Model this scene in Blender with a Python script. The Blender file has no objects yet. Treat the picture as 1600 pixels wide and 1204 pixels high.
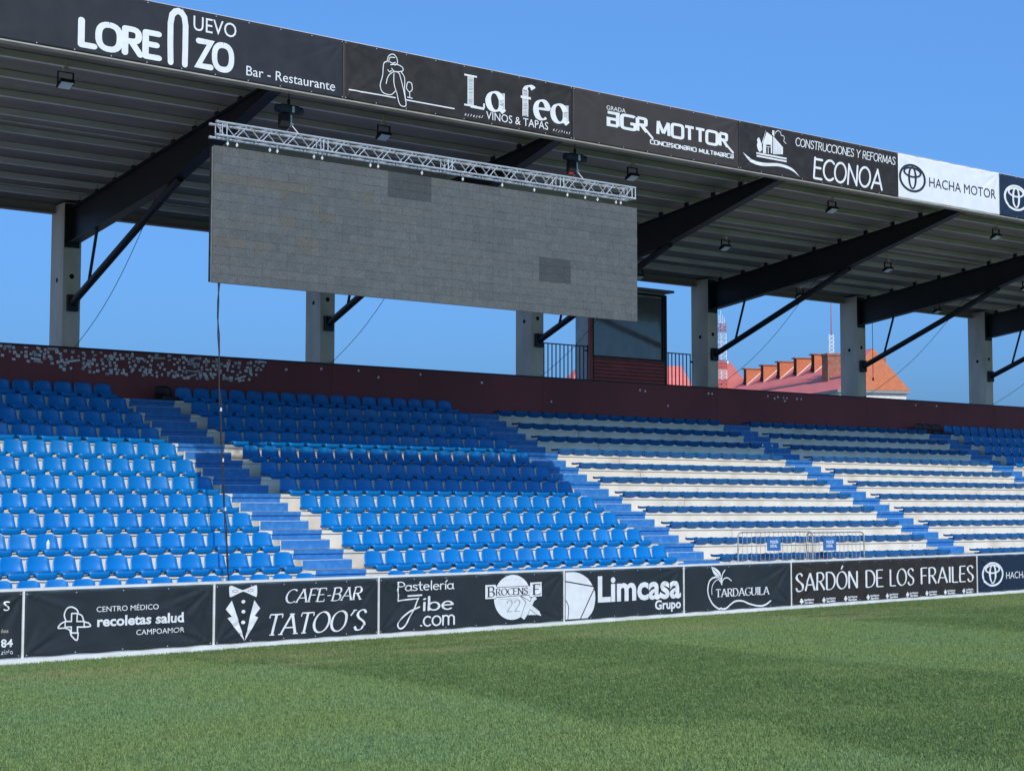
import bpy, bmesh, math, random
from math import sin, cos, pi, radians, atan, atan2, sqrt, hypot
from mathutils import Matrix, Vector

random.seed(7)
sc = bpy.context.scene
COL = sc.collection

# ------------------------------------------------------------------ camera, sky, sun, exposure
YAW, PITCH, ROLL = 0.660065, 0.073154, 0.001282
cy_, sy_, cp_, sp_ = cos(YAW), sin(YAW), cos(PITCH), sin(PITCH)
fwd = Vector((sy_*cp_, cy_*cp_, sp_)); rgt = Vector((cy_, -sy_, 0)); upv = rgt.cross(fwd)
r2 = cos(ROLL)*rgt + sin(ROLL)*upv; u2 = -sin(ROLL)*rgt + cos(ROLL)*upv
cam_d = bpy.data.cameras.new('camera'); cam = bpy.data.objects.new('camera', cam_d); COL.objects.link(cam)
CAM = Vector((0, -22.685, 2.13))
cam.matrix_world = Matrix(((r2.x, u2.x, -fwd.x, CAM.x), (r2.y, u2.y, -fwd.y, CAM.y), (r2.z, u2.z, -fwd.z, CAM.z), (0, 0, 0, 1)))
cam_d.sensor_width = 36; cam_d.lens = 36*2600.67/1600; cam_d.clip_end = 2500; cam_d.clip_start = .1
sc.camera = cam

SUN = Vector((-.48, -1.0, .787)).normalized()
EL = math.asin(SUN.z); AZ = atan2(SUN.x, SUN.y)
w = bpy.data.worlds.new('World'); sc.world = w; w.use_nodes = True
nt = w.node_tree; nt.nodes.clear()
sky = nt.nodes.new('ShaderNodeTexSky'); sky.sky_type = 'NISHITA'; sky.sun_disc = False
sky.sun_elevation = EL; sky.sun_rotation = AZ; sky.altitude = 0; sky.air_density = .85; sky.dust_density = 4.2; sky.ozone_density = 7.0
bg = nt.nodes.new('ShaderNodeBackground'); bg.inputs[1].default_value = .13
out = nt.nodes.new('ShaderNodeOutputWorld'); gm = nt.nodes.new('ShaderNodeGamma'); gm.inputs[1].default_value = .60   # a clear, evenly blue sky as the camera's processing shows it
mu = nt.nodes.new('ShaderNodeMix'); mu.data_type = 'RGBA'; mu.blend_type = 'MULTIPLY'; mu.inputs[0].default_value = 1; mu.inputs[7].default_value = (.99, 1.85, 2.90, 1)
nt.links.new(sky.outputs[0], gm.inputs[0]); nt.links.new(gm.outputs[0], mu.inputs[6]); nt.links.new(mu.outputs[2], bg.inputs[0]); nt.links.new(bg.outputs[0], out.inputs[0])
sl = bpy.data.lights.new('sun', 'SUN'); sl.energy = 3.4; sl.angle = radians(.5); sl.color = (1, .93, .82)
so = bpy.data.objects.new('sun', sl); COL.objects.link(so); so.rotation_euler = SUN.to_track_quat('Z', 'Y').to_euler(); so.location = (0, -30, 40)
sc.view_settings.view_transform = 'Standard'; sc.view_settings.look = 'None'; sc.view_settings.exposure = 0.0; sc.view_settings.gamma = 1.0

# ------------------------------------------------------------------ materials
MATS = {}
def mat(name, col, rough=.6, col2=None, scale=4.0, bump=0.0, bscale=None, metal=0.0, spec=.5, stretch=None, detail=4.0, sharp=(.35, .65), coat=0.0):
    if name in MATS: return MATS[name]
    m = bpy.data.materials.new(name); m.use_nodes = True; MATS[name] = m
    n = m.node_tree.nodes; l = m.node_tree.links; b = n['Principled BSDF']
    b.inputs['Roughness'].default_value = rough; b.inputs['Metallic'].default_value = metal
    b.inputs['Specular IOR Level'].default_value = spec; b.inputs['Coat Weight'].default_value = coat
    geo = n.new('ShaderNodeNewGeometry'); mp = n.new('ShaderNodeMapping'); l.new(geo.outputs['Position'], mp.inputs[0])
    if stretch: mp.inputs['Scale'].default_value = stretch
    if col2 is None: col2 = tuple(c*.82 for c in col)
    no = n.new('ShaderNodeTexNoise'); no.inputs['Scale'].default_value = scale; no.inputs['Detail'].default_value = detail
    l.new(mp.outputs[0], no.inputs['Vector'])
    mr = n.new('ShaderNodeMapRange'); mr.inputs[1].default_value = sharp[0]; mr.inputs[2].default_value = sharp[1]; l.new(no.outputs[0], mr.inputs[0])
    mx = n.new('ShaderNodeMix'); mx.data_type = 'RGBA'; mx.inputs[6].default_value = (*col, 1); mx.inputs[7].default_value = (*col2, 1)
    l.new(mr.outputs[0], mx.inputs[0]); l.new(mx.outputs[2], b.inputs['Base Color'])
    if bump:
        nb = n.new('ShaderNodeTexNoise'); nb.inputs['Scale'].default_value = bscale or scale*6; nb.inputs['Detail'].default_value = 3
        l.new(mp.outputs[0], nb.inputs['Vector'])
        bp = n.new('ShaderNodeBump'); bp.inputs['Strength'].default_value = bump; bp.inputs['Distance'].default_value = .02
        l.new(nb.outputs[0], bp.inputs['Height']); l.new(bp.outputs[0], b.inputs['Normal'])
    return m

M_conc = mat('painted_concrete', (.70, .65, .565), .8, (.53, .48, .405), 1.7, .2, 30, stretch=(1, 1, .8), detail=7, sharp=(.46, .78))
M_joint = mat('joint_dark', (.10, .095, .09), .9)
M_blue = mat('step_blue_paint', (.020, .155, .43), .62, (.045, .21, .50), 9, .15, 60, sharp=(.45, .7))
M_seat = mat('seat_blue_plastic', (.001, .168, .48), .36, (.002, .150, .44), 1.1, .0, spec=.32)
M_seatf = mat('seat_blue_plastic_faded', (.006, .185, .50), .45, (.003, .155, .44), 3, .0)
M_pad = mat('seat_pad_blue_shaded', (.001, .125, .36), .4, (.002, .11, .33), 1.1, .0)  # seat blue, darkened for the shade on the downturned pads
M_seatd = mat('dark_maroon_plastic', (.02, .006, .009), .4)
M_maroon = mat('maroon_painted_wall', (.27, .060, .064), .7, (.20, .048, .052), .5, .08, 12, stretch=(1, 1, .5))
M_clad = mat('maroon_metal_cladding', (.40, .080, .072), .45, (.32, .065, .06), 3)
M_col = mat('column_concrete', (.80, .68, .56), .85, (.62, .52, .42), 1.6, .2, 25, stretch=(1, 1, .45))
M_black = mat('black_painted_steel', (.016, .016, .019), .5, (.011, .011, .013), 2)
M_dark = mat('dark_recess', (.006, .006, .006), .9)
M_roof = mat('grey_roof_deck', (.31, .255, .215), .75, (.25, .205, .17), 1.2, .05, stretch=(.3, 2.5, 1))
M_purl = mat('galvanised_steel', (.70, .63, .58), .6, (.55, .50, .46), 3, stretch=(.3, 1, 1))
M_alu = mat('truss_aluminium', (.72, .73, .75), .35, (.6, .61, .63), 8, metal=.55)
M_white = mat('white_painted_board', (.80, .80, .78), .6, (.66, .65, .61), 2.5, .06, 30, stretch=(1, 1, 2))
M_vblk = mat('banner_vinyl_blue_black', (.022, .028, .033), .50, (.028, .035, .040), 2, .02, 60, spec=.32)
M_vblk2 = mat('banner_vinyl_black', (.027, .023, .021), .55, (.038, .033, .030), 5, .02, 60, spec=.25)
M_vbrn = mat('banner_vinyl_faded', (.048, .040, .037), .6, (.056, .047, .043), 3, .02, 60, spec=.25)
M_vnavy = mat('banner_vinyl_slate', (.028, .029, .034), .55, (.034, .035, .040), 3, .02, 60, spec=.25)
M_vtoy = mat('banner_vinyl_navy', (.012, .024, .05), .5)
M_vwht = mat('banner_vinyl_white', (.78, .78, .79), .5, (.72, .72, .74), 3)
M_print = mat('white_print', (.80, .80, .80), .55, (.72, .72, .72), 6)
M_cream = mat('cream_print', (.62, .52, .36), .55)
M_navyp = mat('dark_print', (.02, .025, .04), .5)
M_grey = mat('pale_grey_print', (.45, .46, .47), .5)
M_edge = mat('fascia_edge_trim', (.42, .38, .31), .6, (.32, .29, .24), 3)
M_glass = mat('booth_glass', (.20, .19, .18), .08, spec=1.0, metal=.1)
M_lens = mat('floodlight_lens', (.88, .90, .92), .4)
M_red = mat('red_plastic', (.45, .02, .03), .4)
M_cable = mat('cable_black', (.02, .02, .022), .6)
M_tape = mat('white_tape', (.7, .7, .68), .6)
M_galv = mat('barrier_galvanised', (.52, .50, .46), .45, (.30, .27, .22), 14, metal=.3)
M_sign = mat('blue_sign_plastic', (.03, .15, .40), .6)
M_ground = mat('pale_hard_ground', (.30, .28, .24), .9, (.22, .2, .17), .5, .1)
M_pave = mat('concrete_walkway', (.42, .40, .36), .9, (.33, .31, .28), 2, .1)
M_tile = mat('roof_red_sunlit', (.50, .150, .060), .8, (.42, .12, .05), 3, .3, 8)  # orange puts full sun into the colour of the sun-facing roof faces
M_rose = mat('roof_red_grazing_light', (.80, .20, .16), .55, (.72, .17, .14), .8, .1, 3)  # same red roofing, rose colour stands in for grazing light
M_brick = mat('old_brick', (.34, .14, .085), .9, (.22, .09, .06), 3, .3, 10)
M_stone = mat('pale_render', (.68, .66, .62), .85)
M_corn = mat('grey_cornice', (.25, .25, .24), .8)
M_mred = mat('mast_red', (.42, .05, .03), .5); M_mwht = mat('mast_white', (.78, .78, .78), .5)
M_water = mat('bottle_plastic', (.75, .80, .85), .1, spec=.8)
M_stk = [mat('sticker_pale', (.85, .83, .83), .6, (.60, .58, .60), 30), mat('sticker_grey', (.60, .59, .60), .6, (.34, .34, .36), 40), mat('sticker_white', (.88, .88, .86), .5, (.5, .48, .5), 50)]

def led_mat(i, c):
    m = mat('led_module_%d' % i, c, .5, tuple(x*.86 for x in c), 5, 0, spec=.3)
    n = m.node_tree.nodes; l = m.node_tree.links; b = n['Principled BSDF']
    g = n.new('ShaderNodeNewGeometry'); v = n.new('ShaderNodeTexNoise'); v.inputs['Scale'].default_value = 42; v.inputs['Detail'].default_value = 2
    mp = n.new('ShaderNodeMapping'); mp.inputs['Scale'].default_value = (2.2, 1, .45)
    l.new(g.outputs['Position'], mp.inputs[0]); l.new(mp.outputs[0], v.inputs['Vector'])
    src = b.inputs['Base Color'].links[0].from_socket
    mr = n.new('ShaderNodeMapRange'); mr.inputs[1].default_value = .3; mr.inputs[2].default_value = .7; mr.inputs[3].default_value = .72; mr.inputs[4].default_value = 1.28; l.new(v.outputs[0], mr.inputs[0])
    hs = n.new('ShaderNodeHueSaturation'); l.new(src, hs.inputs['Color']); l.new(mr.outputs[0], hs.inputs['Value']); l.new(hs.outputs[0], b.inputs['Base Color'])
    return m
LED = [led_mat(i, c) for i, c in enumerate([(.114, .119, .117), (.110, .115, .113), (.119, .123, .121), (.112, .118, .117), (.116, .119, .114), (.104, .109, .107)])]
LEDD = led_mat(9, (.066, .070, .069)); LEDB = led_mat(10, (.108, .116, .124)); LEDW = led_mat(11, (.122, .116, .100))

# ------------------------------------------------------------------ mesh helpers
class MB:
    def __init__(s): s.v = []; s.f = []; s.m = []
    def add(s, vs, fs, mi=0):
        b = len(s.v); s.v += [tuple(v) for v in vs]; s.f += [tuple(b+i for i in f) for f in fs]; s.m += [mi]*len(fs)
    def box(s, x0, y0, z0, x1, y1, z1, mi=0):
        s.add([(x0,y0,z0),(x1,y0,z0),(x1,y1,z0),(x0,y1,z0),(x0,y0,z1),(x1,y0,z1),(x1,y1,z1),(x0,y1,z1)],
              [(0,3,2,1),(4,5,6,7),(0,1,5,4),(1,2,6,5),(2,3,7,6),(3,0,4,7)], mi)
    def bevbox(s, x0, y0, z0, x1, y1, z1, b, mi=0):
        # box with chamfered vertical and horizontal front/back rims (hull of inset boxes)
        P = []
        for (x, y, z) in ((x0,y0,z0),(x1,y0,z0),(x1,y1,z0),(x0,y1,z0),(x0,y0,z1),(x1,y0,z1),(x1,y1,z1),(x0,y1,z1)):
            dx = b if x == x0 else -b; dy = b if y == y0 else -b; dz = b if z == z0 else -b
            P += [(x+dx, y+dy, z), (x+dx, y, z+dz), (x, y+dy, z+dz)]
        bm = bmesh.new(); [bm.verts.new(p) for p in P]; bmesh.ops.convex_hull(bm, input=bm.verts)
        bm.verts.index_update(); s.add([v.co[:] for v in bm.verts], [[v.index for v in f.verts] for f in bm.faces], mi); bm.free()
    def tube(s, p, q, r, n=8, mi=0, r2=None, caps=True):
        p = Vector(p); q = Vector(q); d = (q-p)
        if d.length < 1e-6: return
        a = d.orthogonal().normalized(); b = d.normalized().cross(a); r2 = r if r2 is None else r2
        vs = [p + (a*cos(2*pi*i/n) + b*sin(2*pi*i/n))*r for i in range(n)] + [q + (a*cos(2*pi*i/n) + b*sin(2*pi*i/n))*r2 for i in range(n)]
        fs = [(i, (i+1) % n, n+(i+1) % n, n+i) for i in range(n)]
        if caps: fs += [tuple(range(n-1, -1, -1)), tuple(range(n, 2*n))]
        s.add(vs, fs, mi)
    def path(s, pts, r, n=6, mi=0):
        for a, b in zip(pts[:-1], pts[1:]): s.tube(a, b, r, n, mi)
    def prism(s, poly, axis, a, b, mi=0):
        # poly in the two other axes (ordered), extruded along axis from a to b
        def P(u, v, t): return {'x': (t, u, v), 'y': (u, t, v), 'z': (u, v, t)}[axis]
        n = len(poly); s.add([P(u, v, a) for u, v in poly] + [P(u, v, b) for u, v in poly],
            [tuple(range(n)), tuple(range(2*n-1, n-1, -1))] + [(i, n+i, n+(i+1) % n, (i+1) % n) for i in range(n)], mi)
    def mesh(s, name, mats, smooth=False, fix=True):
        me = bpy.data.meshes.new(name); me.from_pydata(s.v, [], s.f)
        for m in (mats if isinstance(mats, (list, tuple)) else [mats]): me.materials.append(m)
        if any(s.m): me.polygons.foreach_set('material_index', s.m)
        if fix:
            bm = bmesh.new(); bm.from_mesh(me); bmesh.ops.recalc_face_normals(bm, faces=bm.faces); bm.to_mesh(me); bm.free()
        if smooth: me.polygons.foreach_set('use_smooth', [True]*len(me.polygons))
        me.update(); return me
    def obj(s, name, mats, parent=None, smooth=False, **k):
        o = bpy.data.objects.new(name, s.mesh(name, mats, smooth)); COL.objects.link(o)
        if parent: o.parent = parent
        return tag(o, **k)
def tag(o, label=None, cat=None, group=None, kind=None):
    if label: o['label'] = label
    if cat: o['category'] = cat
    if group: o['group'] = group
    if kind: o['kind'] = kind
    return o
def empty(name, loc=(0, 0, 0), rz=0, **k):
    o = bpy.data.objects.new(name, None); COL.objects.link(o); o.location = loc; o.rotation_euler.z = rz; o.empty_display_size = .1
    return tag(o, **k)
def inst(name, mesh, parent=None, loc=(0, 0, 0), rz=0):
    o = bpy.data.objects.new(name, mesh); COL.objects.link(o)
    if parent: o.parent = parent
    o.location = loc; o.rotation_euler.z = rz; return o
def copy_tree(root, label=None):
    r = root.copy(); COL.objects.link(r)
    if label: r['label'] = label
    for ch in root.children:
        c = ch.copy(); COL.objects.link(c); c.parent = r
        for g in ch.children:
            d = g.copy(); COL.objects.link(d); d.parent = c
    return r
def dist_to_cam(p): return (Vector(p)-CAM).length
def in_view(p, m=60):
    d = Vector(p)-CAM; z = d.dot(fwd)
    if z < .1: return False
    u = 800+2600.67*d.dot(r2)/z; v = 602-2600.67*d.dot(u2)/z
    return -m < u < 1600+m and -m < v < 1204+m
ORD = 'zeroth first second third fourth fifth sixth seventh eighth ninth tenth eleventh twelfth thirteenth fourteenth fifteenth sixteenth seventeenth eighteenth nineteenth twentieth'.split()

# ------------------------------------------------------------------ main dimensions
DZ = -.16
D_ROW, R_ROW, Y11, Z11 = .811, .36, 12.085, 4.72+DZ
def YK(k): return Y11-(11-k)*D_ROW
def ZK(k): return Z11-(11-k)*R_ROW
AIS = [(6.69, 7.80), (16.108, 17.215), (25.46, 26.57), (34.88, 35.99), (44.38, 45.49), (53.8, 54.9)]
XL, XR = 1.0, 64.0
WALL_Y, WALL_TOP = 12.90, 5.69
COLX = [14.90+6.78*i for i in range(-1, 7)]       # column left faces
JX = [28.64+6.78*i-.0 for i in range(-4, 6)]
TB = .1204; PHI = atan(TB)                       # the boards stand a little askew of the stand
e_b = Vector((cos(PHI), sin(PHI), 0)); n_b = Vector((sin(PHI), -cos(PHI), 0)); O_b = Vector((0, -1.588, 0))
def BP(X, off=0, z=0):                            # point of the board line at world X
    return O_b + e_b*(X/cos(PHI)) + n_b*off + Vector((0, 0, z))

# ------------------------------------------------------------------ ground, pitch
g = MB(); g.add([(-900,-900,-.03),(1200,-900,-.03),(1200,1200,-.03),(-900,1200,-.03)], [(0,1,2,3)])
g.obj('ground', M_ground, kind='structure')
g = MB(); a = BP(-80, .05); b = BP(95, .05)
g.add([(-80,-110,0),(95,-110,0),(b.x,b.y,0),(a.x,a.y,0)], [(0,1,2,3)])
pitch = g.obj('grass_pitch', None or M_ground, kind='structure')
g = MB(); a = BP(-60, -.06); b = BP(70, -.06)
g.add([(a.x,a.y,-.012),(b.x,b.y,-.012),(70,3.15,-.012),(-60,3.15,-.012)], [(0,1,2,3)])
g.obj('walkway', M_pave, kind='structure')

def grass_material(name, blades):
    m = bpy.data.materials.new(name); m.use_nodes = True; n = m.node_tree.nodes; l = m.node_tree.links; b = n['Principled BSDF']
    geo = n.new('ShaderNodeNewGeometry')
    def noise(scale, st, detail=3):
        mp = n.new('ShaderNodeMapping'); mp.inputs['Scale'].default_value = st; mp.inputs['Rotation'].default_value = (0, 0, -PHI)
        t = n.new('ShaderNodeTexNoise'); t.inputs['Scale'].default_value = scale; t.inputs['Detail'].default_value = detail
        l.new(geo.outputs['Position'], mp.inputs[0]); l.new(mp.outputs[0], t.inputs['Vector']); return t.outputs[0]
    def rng(s, a, b_, c=0, d=1):
        r = n.new('ShaderNodeMapRange'); r.interpolation_type = 'SMOOTHSTEP'
        for i, x in enumerate((a, b_, c, d)): r.inputs[i+1].default_value = x
        l.new(s, r.inputs[0]); return r.outputs[0]
    def mix(f, A, B):
        x = n.new('ShaderNodeMix'); x.data_type = 'RGBA'; l.new(f, x.inputs[0])
        for k, c in ((6, A), (7, B)):
            if isinstance(c, tuple): x.inputs[k].default_value = (*c, 1)
            else: l.new(c, x.inputs[k])
        return x.outputs[2]
    def math_(op, a, b_):
        x = n.new('ShaderNodeMath'); x.operation = op
        for i, c in enumerate((a, b_)):
            if isinstance(c, (int, float)): x.inputs[i].default_value = c
            else: l.new(c, x.inputs[i])
        return x.outputs[0]
    g_a, g_b, g_c = (.190, .258, .086), (.098, .153, .050), (.166, .256, .106)
    sep = n.new('ShaderNodeSeparateXYZ'); l.new(geo.outputs['Position'], sep.inputs[0])
    sx = math_('ADD', math_('ADD', sep.outputs[0], math_('MULTIPLY', sep.outputs[1], .06)), math_('MULTIPLY', math_('SUBTRACT', noise(.8, (1, .35, 1), 5), .5), 3.2))
    sn = math_('SINE', math_('MULTIPLY', math_('SUBTRACT', sx, 10.9), pi/6.8), 0.0)
    g_l = mix(rng(noise(.35, (1, 1, 1), 3), .42, .6), g_a, g_c)
    c = mix(rng(sn, -.22, .22), g_l, g_b)
    c = mix(math_('MULTIPLY', rng(noise(.7, (.6, 1, 1), 4), .45, .68), .45), c, g_a)
    # worn, dry strip in front of the boards
    dist = math_('SUBTRACT', math_('SUBTRACT', math_('MULTIPLY', sep.outputs[0], TB), 1.588), sep.outputs[1])
    wob = math_('MULTIPLY', math_('SUBTRACT', noise(1.4, (.25, 1, 1)), .5), 2.2)
    dd = math_('ADD', dist, wob)
    band = math_('MULTIPLY', rng(dd, .5, 1.3), rng(dd, 3.4, 2.1))
    patch = rng(noise(2.2, (.22, 1.1, 1), 5), .42, .62)
    c = mix(math_('MULTIPLY', math_('MULTIPLY', band, patch), .62), c, (.34, .29, .15))
    c = mix(math_('MULTIPLY', rng(dist, 3.2, .2), .45), c, (.125, .155, .042))
    c = mix(rng(noise(5.5, (1, 1, 1), 4), .50, .72), c, (.18, .26, .085)); c = mix(math_('MULTIPLY', rng(noise(7.5, (1, 1.6, 1), 4), .52, .30), .5), c, (.07, .135, .04))
    if blades:
        oi = n.new('ShaderNodeObjectInfo')
        fine = noise(38, (1, 1, 1), 2); c = mix(rng(fine, .52, .72), c, (.26, .345, .145)); c = mix(rng(fine, .44, .28), c, (.048, .10, .028))
    else:
        c = mix(rng(noise(60, (1, 1, 1), 2), .4, .6), c, (.035, .07, .022))
    l.new(c, b.inputs['Base Color']); b.inputs['Roughness'].default_value = .7 if blades else .95; b.inputs['Specular IOR Level'].default_value = .18 if blades else .05
    return m
M_gr = grass_material('pitch_turf', False); M_bl = grass_material('grass_blades', True)
pitch.data.materials.clear(); pitch.data.materials.append(M_gr)

def grass_blades():
    # one square metre of mown blades, set out over the visible pitch
    rnd = random.Random(3); v = []; f = []
    for i in range(3400):
        x, y = rnd.uniform(-.53, .53), rnd.uniform(-.53, .53); a = rnd.uniform(0, 2*pi); h = rnd.uniform(.016, .040); wd = rnd.uniform(.0022, .0042)
        lean = rnd.uniform(.004, .028); la = rnd.uniform(0, 2*pi); dx, dy = cos(a)*wd, sin(a)*wd; lx, ly = cos(la)*lean, sin(la)*lean
        k = len(v); v += [(x-dx, y-dy, -.004), (x+dx, y+dy, -.004), (x+dx*.7+lx*.4, y+dy*.7+ly*.4, h*.6), (x-dx*.7+lx*.4, y-dy*.7+ly*.4, h*.6), (x+lx, y+ly, h)]
        f += [(k, k+1, k+2, k+3), (k+3, k+2, k+4)]
    me = bpy.data.meshes.new('turf_patch'); me.from_pydata(v, [], f); me.materials.append(M_bl); src = bpy.data.objects.new('turf_patch', me)
    pts = []
    for ix in range(0, 60):
        for iy in range(-20, 8):
            x, y = ix+.5, iy+.5
            lim = BP(x).y
            if y > lim-.35: continue
            if not (in_view((x, y, 0), 330) and (Vector((x, y, 0))-CAM).length < 62): continue
            pts.append((x, y, 0))
    # a half row right up to the boards
    for i in range(0, 48):
        P = BP(i+.5, .55); 
        if in_view(P, 300): pts.append((P.x, P.y, 0))
    me2 = bpy.data.meshes.new('grass_blades'); me2.from_pydata(pts, [], [])
    at = me2.attributes.new('turn', 'FLOAT_VECTOR', 'POINT')
    at.data.foreach_set('vector', [c for p in pts for c in ((0, 0, -PHI*-1) if False else (0, 0, random.choice((0, 1, 2, 3))*pi/2))])
    o = bpy.data.objects.new('grass_blades', me2); COL.objects.link(o)
    ng = bpy.data.node_groups.new('grass_nodes', 'GeometryNodeTree')
    ng.interface.new_socket('Geometry', in_out='INPUT', socket_type='NodeSocketGeometry'); ng.interface.new_socket('Geometry', in_out='OUTPUT', socket_type='NodeSocketGeometry')
    N = ng.nodes; gi = N.new('NodeGroupInput'); go = N.new('NodeGroupOutput'); ip = N.new('GeometryNodeInstanceOnPoints'); oi = N.new('GeometryNodeObjectInfo'); oi.inputs['Object'].default_value = src
    na = N.new('GeometryNodeInputNamedAttribute'); na.data_type = 'FLOAT_VECTOR'; na.inputs[0].default_value = 'turn'
    ng.links.new(gi.outputs[0], ip.inputs['Points']); ng.links.new(oi.outputs['Geometry'], ip.inputs['Instance']); ng.links.new(na.outputs[0], ip.inputs['Rotation']); ng.links.new(ip.outputs[0], go.inputs[0])
    md = o.modifiers.new('grass', 'NODES'); md.node_group = ng
    tag(o, 'short mown green grass blades covering the football pitch', 'grass', kind='stuff')
grass_blades()

# ------------------------------------------------------------------ terrace
terr = empty('terrace', (0, 0, 0), kind='structure')
edges = [XL] + [x for x in JX if XL < x < XR] + [XR]
for k in range(0, 12):
    y, z = YK(k), ZK(k); zb = z-R_ROW if k else 0
    for x0, x1 in zip(edges[:-1], edges[1:]):
        s = MB(); g_ = .0085; yb = (YK(k+1) if k < 11 else WALL_Y)-.002
        # nosing, recessed face, tread
        yy = YK(k)
        prof = [(yy, z), (yy, z-.066), (yy+.03, z-.070), (yy+.03, zb+.001), (yy+.20, zb+.001), (yy+.20, z-.14), (yb, z-.14), (yb, z)]
        prof = [(p[0], p[1]) for p in prof]
        if k == 11: prof[-2] = (yb, z-.14)
        s.prism(prof, 'x', x0+g_, x1-g_)
        s.obj('terrace_slab', M_conc, terr)
    # dark joint filler behind slabs
s = MB()
for k in range(12):
    for x in edges[1:-1]:
        s.box(x-.0075, YK(k)+.05, (ZK(k)-R_ROW if k else 0)+.02, x+.0055, YK(k)+.18, ZK(k)-.02)
s.obj('joint_filler', M_joint, terr)

# little flyers and marks stuck on the risers of the backless blocks
rnd = random.Random(11)
for i in range(70):
    k = rnd.randint(2, 11); x = rnd.choice([rnd.uniform(26.9, 34.6), rnd.uniform(36.3, 44.1)]); z = ZK(k)-rnd.uniform(.12, .25); q = rnd.uniform(.018, .035)
    s = MB(); s.box(x-q, YK(k)+.027, z-q, x+q, YK(k)+.0295, z+q*rnd.uniform(.6, 1.2)); s.obj('sticker', rnd.choice([M_white, M_white, M_white, M_stk[1]]), terr)

# stairs
names_st = ['beside the far end block', 'between the sticker-wall block and the screen block', 'between the screen block and the backless block under the booth',
            'between the two blocks of backless seats', 'between the backless seats and the far backed seats', 'at the far end']
for i, (x0, x1) in enumerate(AIS):
    if i in (0, 5): 
        pass
    st = empty('aisle_stairs', ((x0+x1)/2, YK(0), 0), label='blue painted concrete stairs '+names_st[i], cat='stairs', group='blue stairs climbing the stand')
    ox, oy = (x0+x1)/2, YK(0)
    for k in range(0, 12):
        # paint on the full riser: a thin coat wrapped over nosing and tread
        s = MB(); y, z = YK(k)-oy, ZK(k); a, b = x0-ox, x1-ox; zb = z-R_ROW if k else 0
        t = .004
        s.box(a, y-t, z-.067, b, y, z+t); s.box(a, y+.026, zb+.006, b, y+.030, z-.0705); s.box(a, y+.0005, z+.0005, b, y+.36, z+t)
        s.obj('painted_riser', M_blue, st)
        if k < 11 or True:
            # half step block in front of riser k
            h = .185; yb = y+.024; yf = yb-.33
            s = MB(); zt = zb+h
            s.bevbox(a, yf, zb+.005, b, yb, zt, .006)
            s.box(a+.015, yf-.004, zb+.012, b-.002, yf-.0005, zt-.006, 1); s.box(a+.012, yf+.006, zt+.0005, b-.004, yb-.01, zt+.004, 1)
            if k > 0: s.obj('step', [M_conc, M_blue], st)
# two pale spots on the stairs between the backless blocks
s = MB(); 
for x in (35.3, 35.7): s.tube((x, YK(10)-.312-.006, ZK(9)+.10), (x, YK(10)-.312-.011, ZK(9)+.10), .035, 12)
s.obj('pale_stain', M_white, terr)

# ------------------------------------------------------------------ seats
def seat_surface(rows, nu=8, raise_=.018, wrap=.045, thick=.009):
    bm = bmesh.new(); grid = []
    for (y, z, hw, kind) in rows:
        line = []
        for j in range(nu+1):
            s_ = -1+2*j/nu; x = s_*hw; yy, zz = y, z
            if kind == 'p': zz += raise_*abs(s_)**3
            if kind == 'l': yy += .02*abs(s_)**4
            if kind == 'b': yy -= wrap*abs(s_)**2.2
            if kind == 't': yy -= wrap*.8*abs(s_)**2.2; zz -= .035*abs(s_)**5
            line.append(bm.verts.new((x, yy, zz)))
        grid.append(line)
    for a, b in zip(grid[:-1], grid[1:]):
        for j in range(nu): bm.faces.new((a[j], a[j+1], b[j+1], b[j]))
    # side skirts on the pan
    for side in (0, nu):
        prev = None
        for line, (y, z, hw, kind) in zip(grid, rows):
            if kind in 'pl' and z > .045:
                v = bm.verts.new((line[side].co.x*.985, line[side].co.y, max(.006, line[side].co.z-.05)))
                if prev: bm.faces.new((prev[0], prev[1], v, line[side]))
                prev = (line[side], v)
    bmesh.ops.recalc_face_normals(bm, faces=bm.faces)
    bmesh.ops.solidify(bm, geom=bm.faces[:], thickness=thick)
    bmesh.ops.recalc_face_normals(bm, faces=bm.faces)
    me = bpy.data.meshes.new('seat_shell'); bm.to_mesh(me); bm.free()
    me.polygons.foreach_set('use_smooth', [True]*len(me.polygons)); me.update(); return me
PAN = [(-.018, -.040, .178, 'l'), (-.034, -.010, .184, 'l'), (-.050, .046, .188, 'l'), (-.046, .068, .190, 'l'), (-.020, .078, .193, 'p'), (.025, .076, .223, 'p'), (.14, .066, .225, 'p'), (.28, .064, .224, 'p'), (.345, .080, .222, 'p')]
BACK = [(.345, .082, .2215, 'b'), (.372, .120, .218, 'b'), (.392, .18, .211, 'b'), (.404, .25, .202, 'b'), (.410, .308, .192, 'b'), (.414, .344, .176, 't')]
PANB = [(-.012, -.036, .196, 'l'), (-.034, -.006, .204, 'l'), (-.052, .018, .231, 'l'), (-.088, .072, .231, 'l'), (-.098, .088, .214, 'l'), (-.092, .104, .202, 'l'), (-.05, .110, .200, 'p'), (.11, .104, .204, 'p'), (.24, .104, .196, 'p'), (.30, .116, .184, 'p'), (.32, .122, .172, 'p')]
me_pan, me_back, me_panb = seat_surface(PAN), seat_surface(BACK), seat_surface(PANB)
me_brk = MB(); me_brk.box(-.12, .12, .001, .12, .2, .040)
me_brk = me_brk.mesh('bracket', M_conc)
for me, m_ in ((me_pan, M_seat), (me_back, M_seat), (me_panb, M_pad)): me.materials.append(m_)
me_back_f = me_back.copy(); me_back_f.materials.clear(); me_back_f.materials.append(M_seatf)

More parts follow.
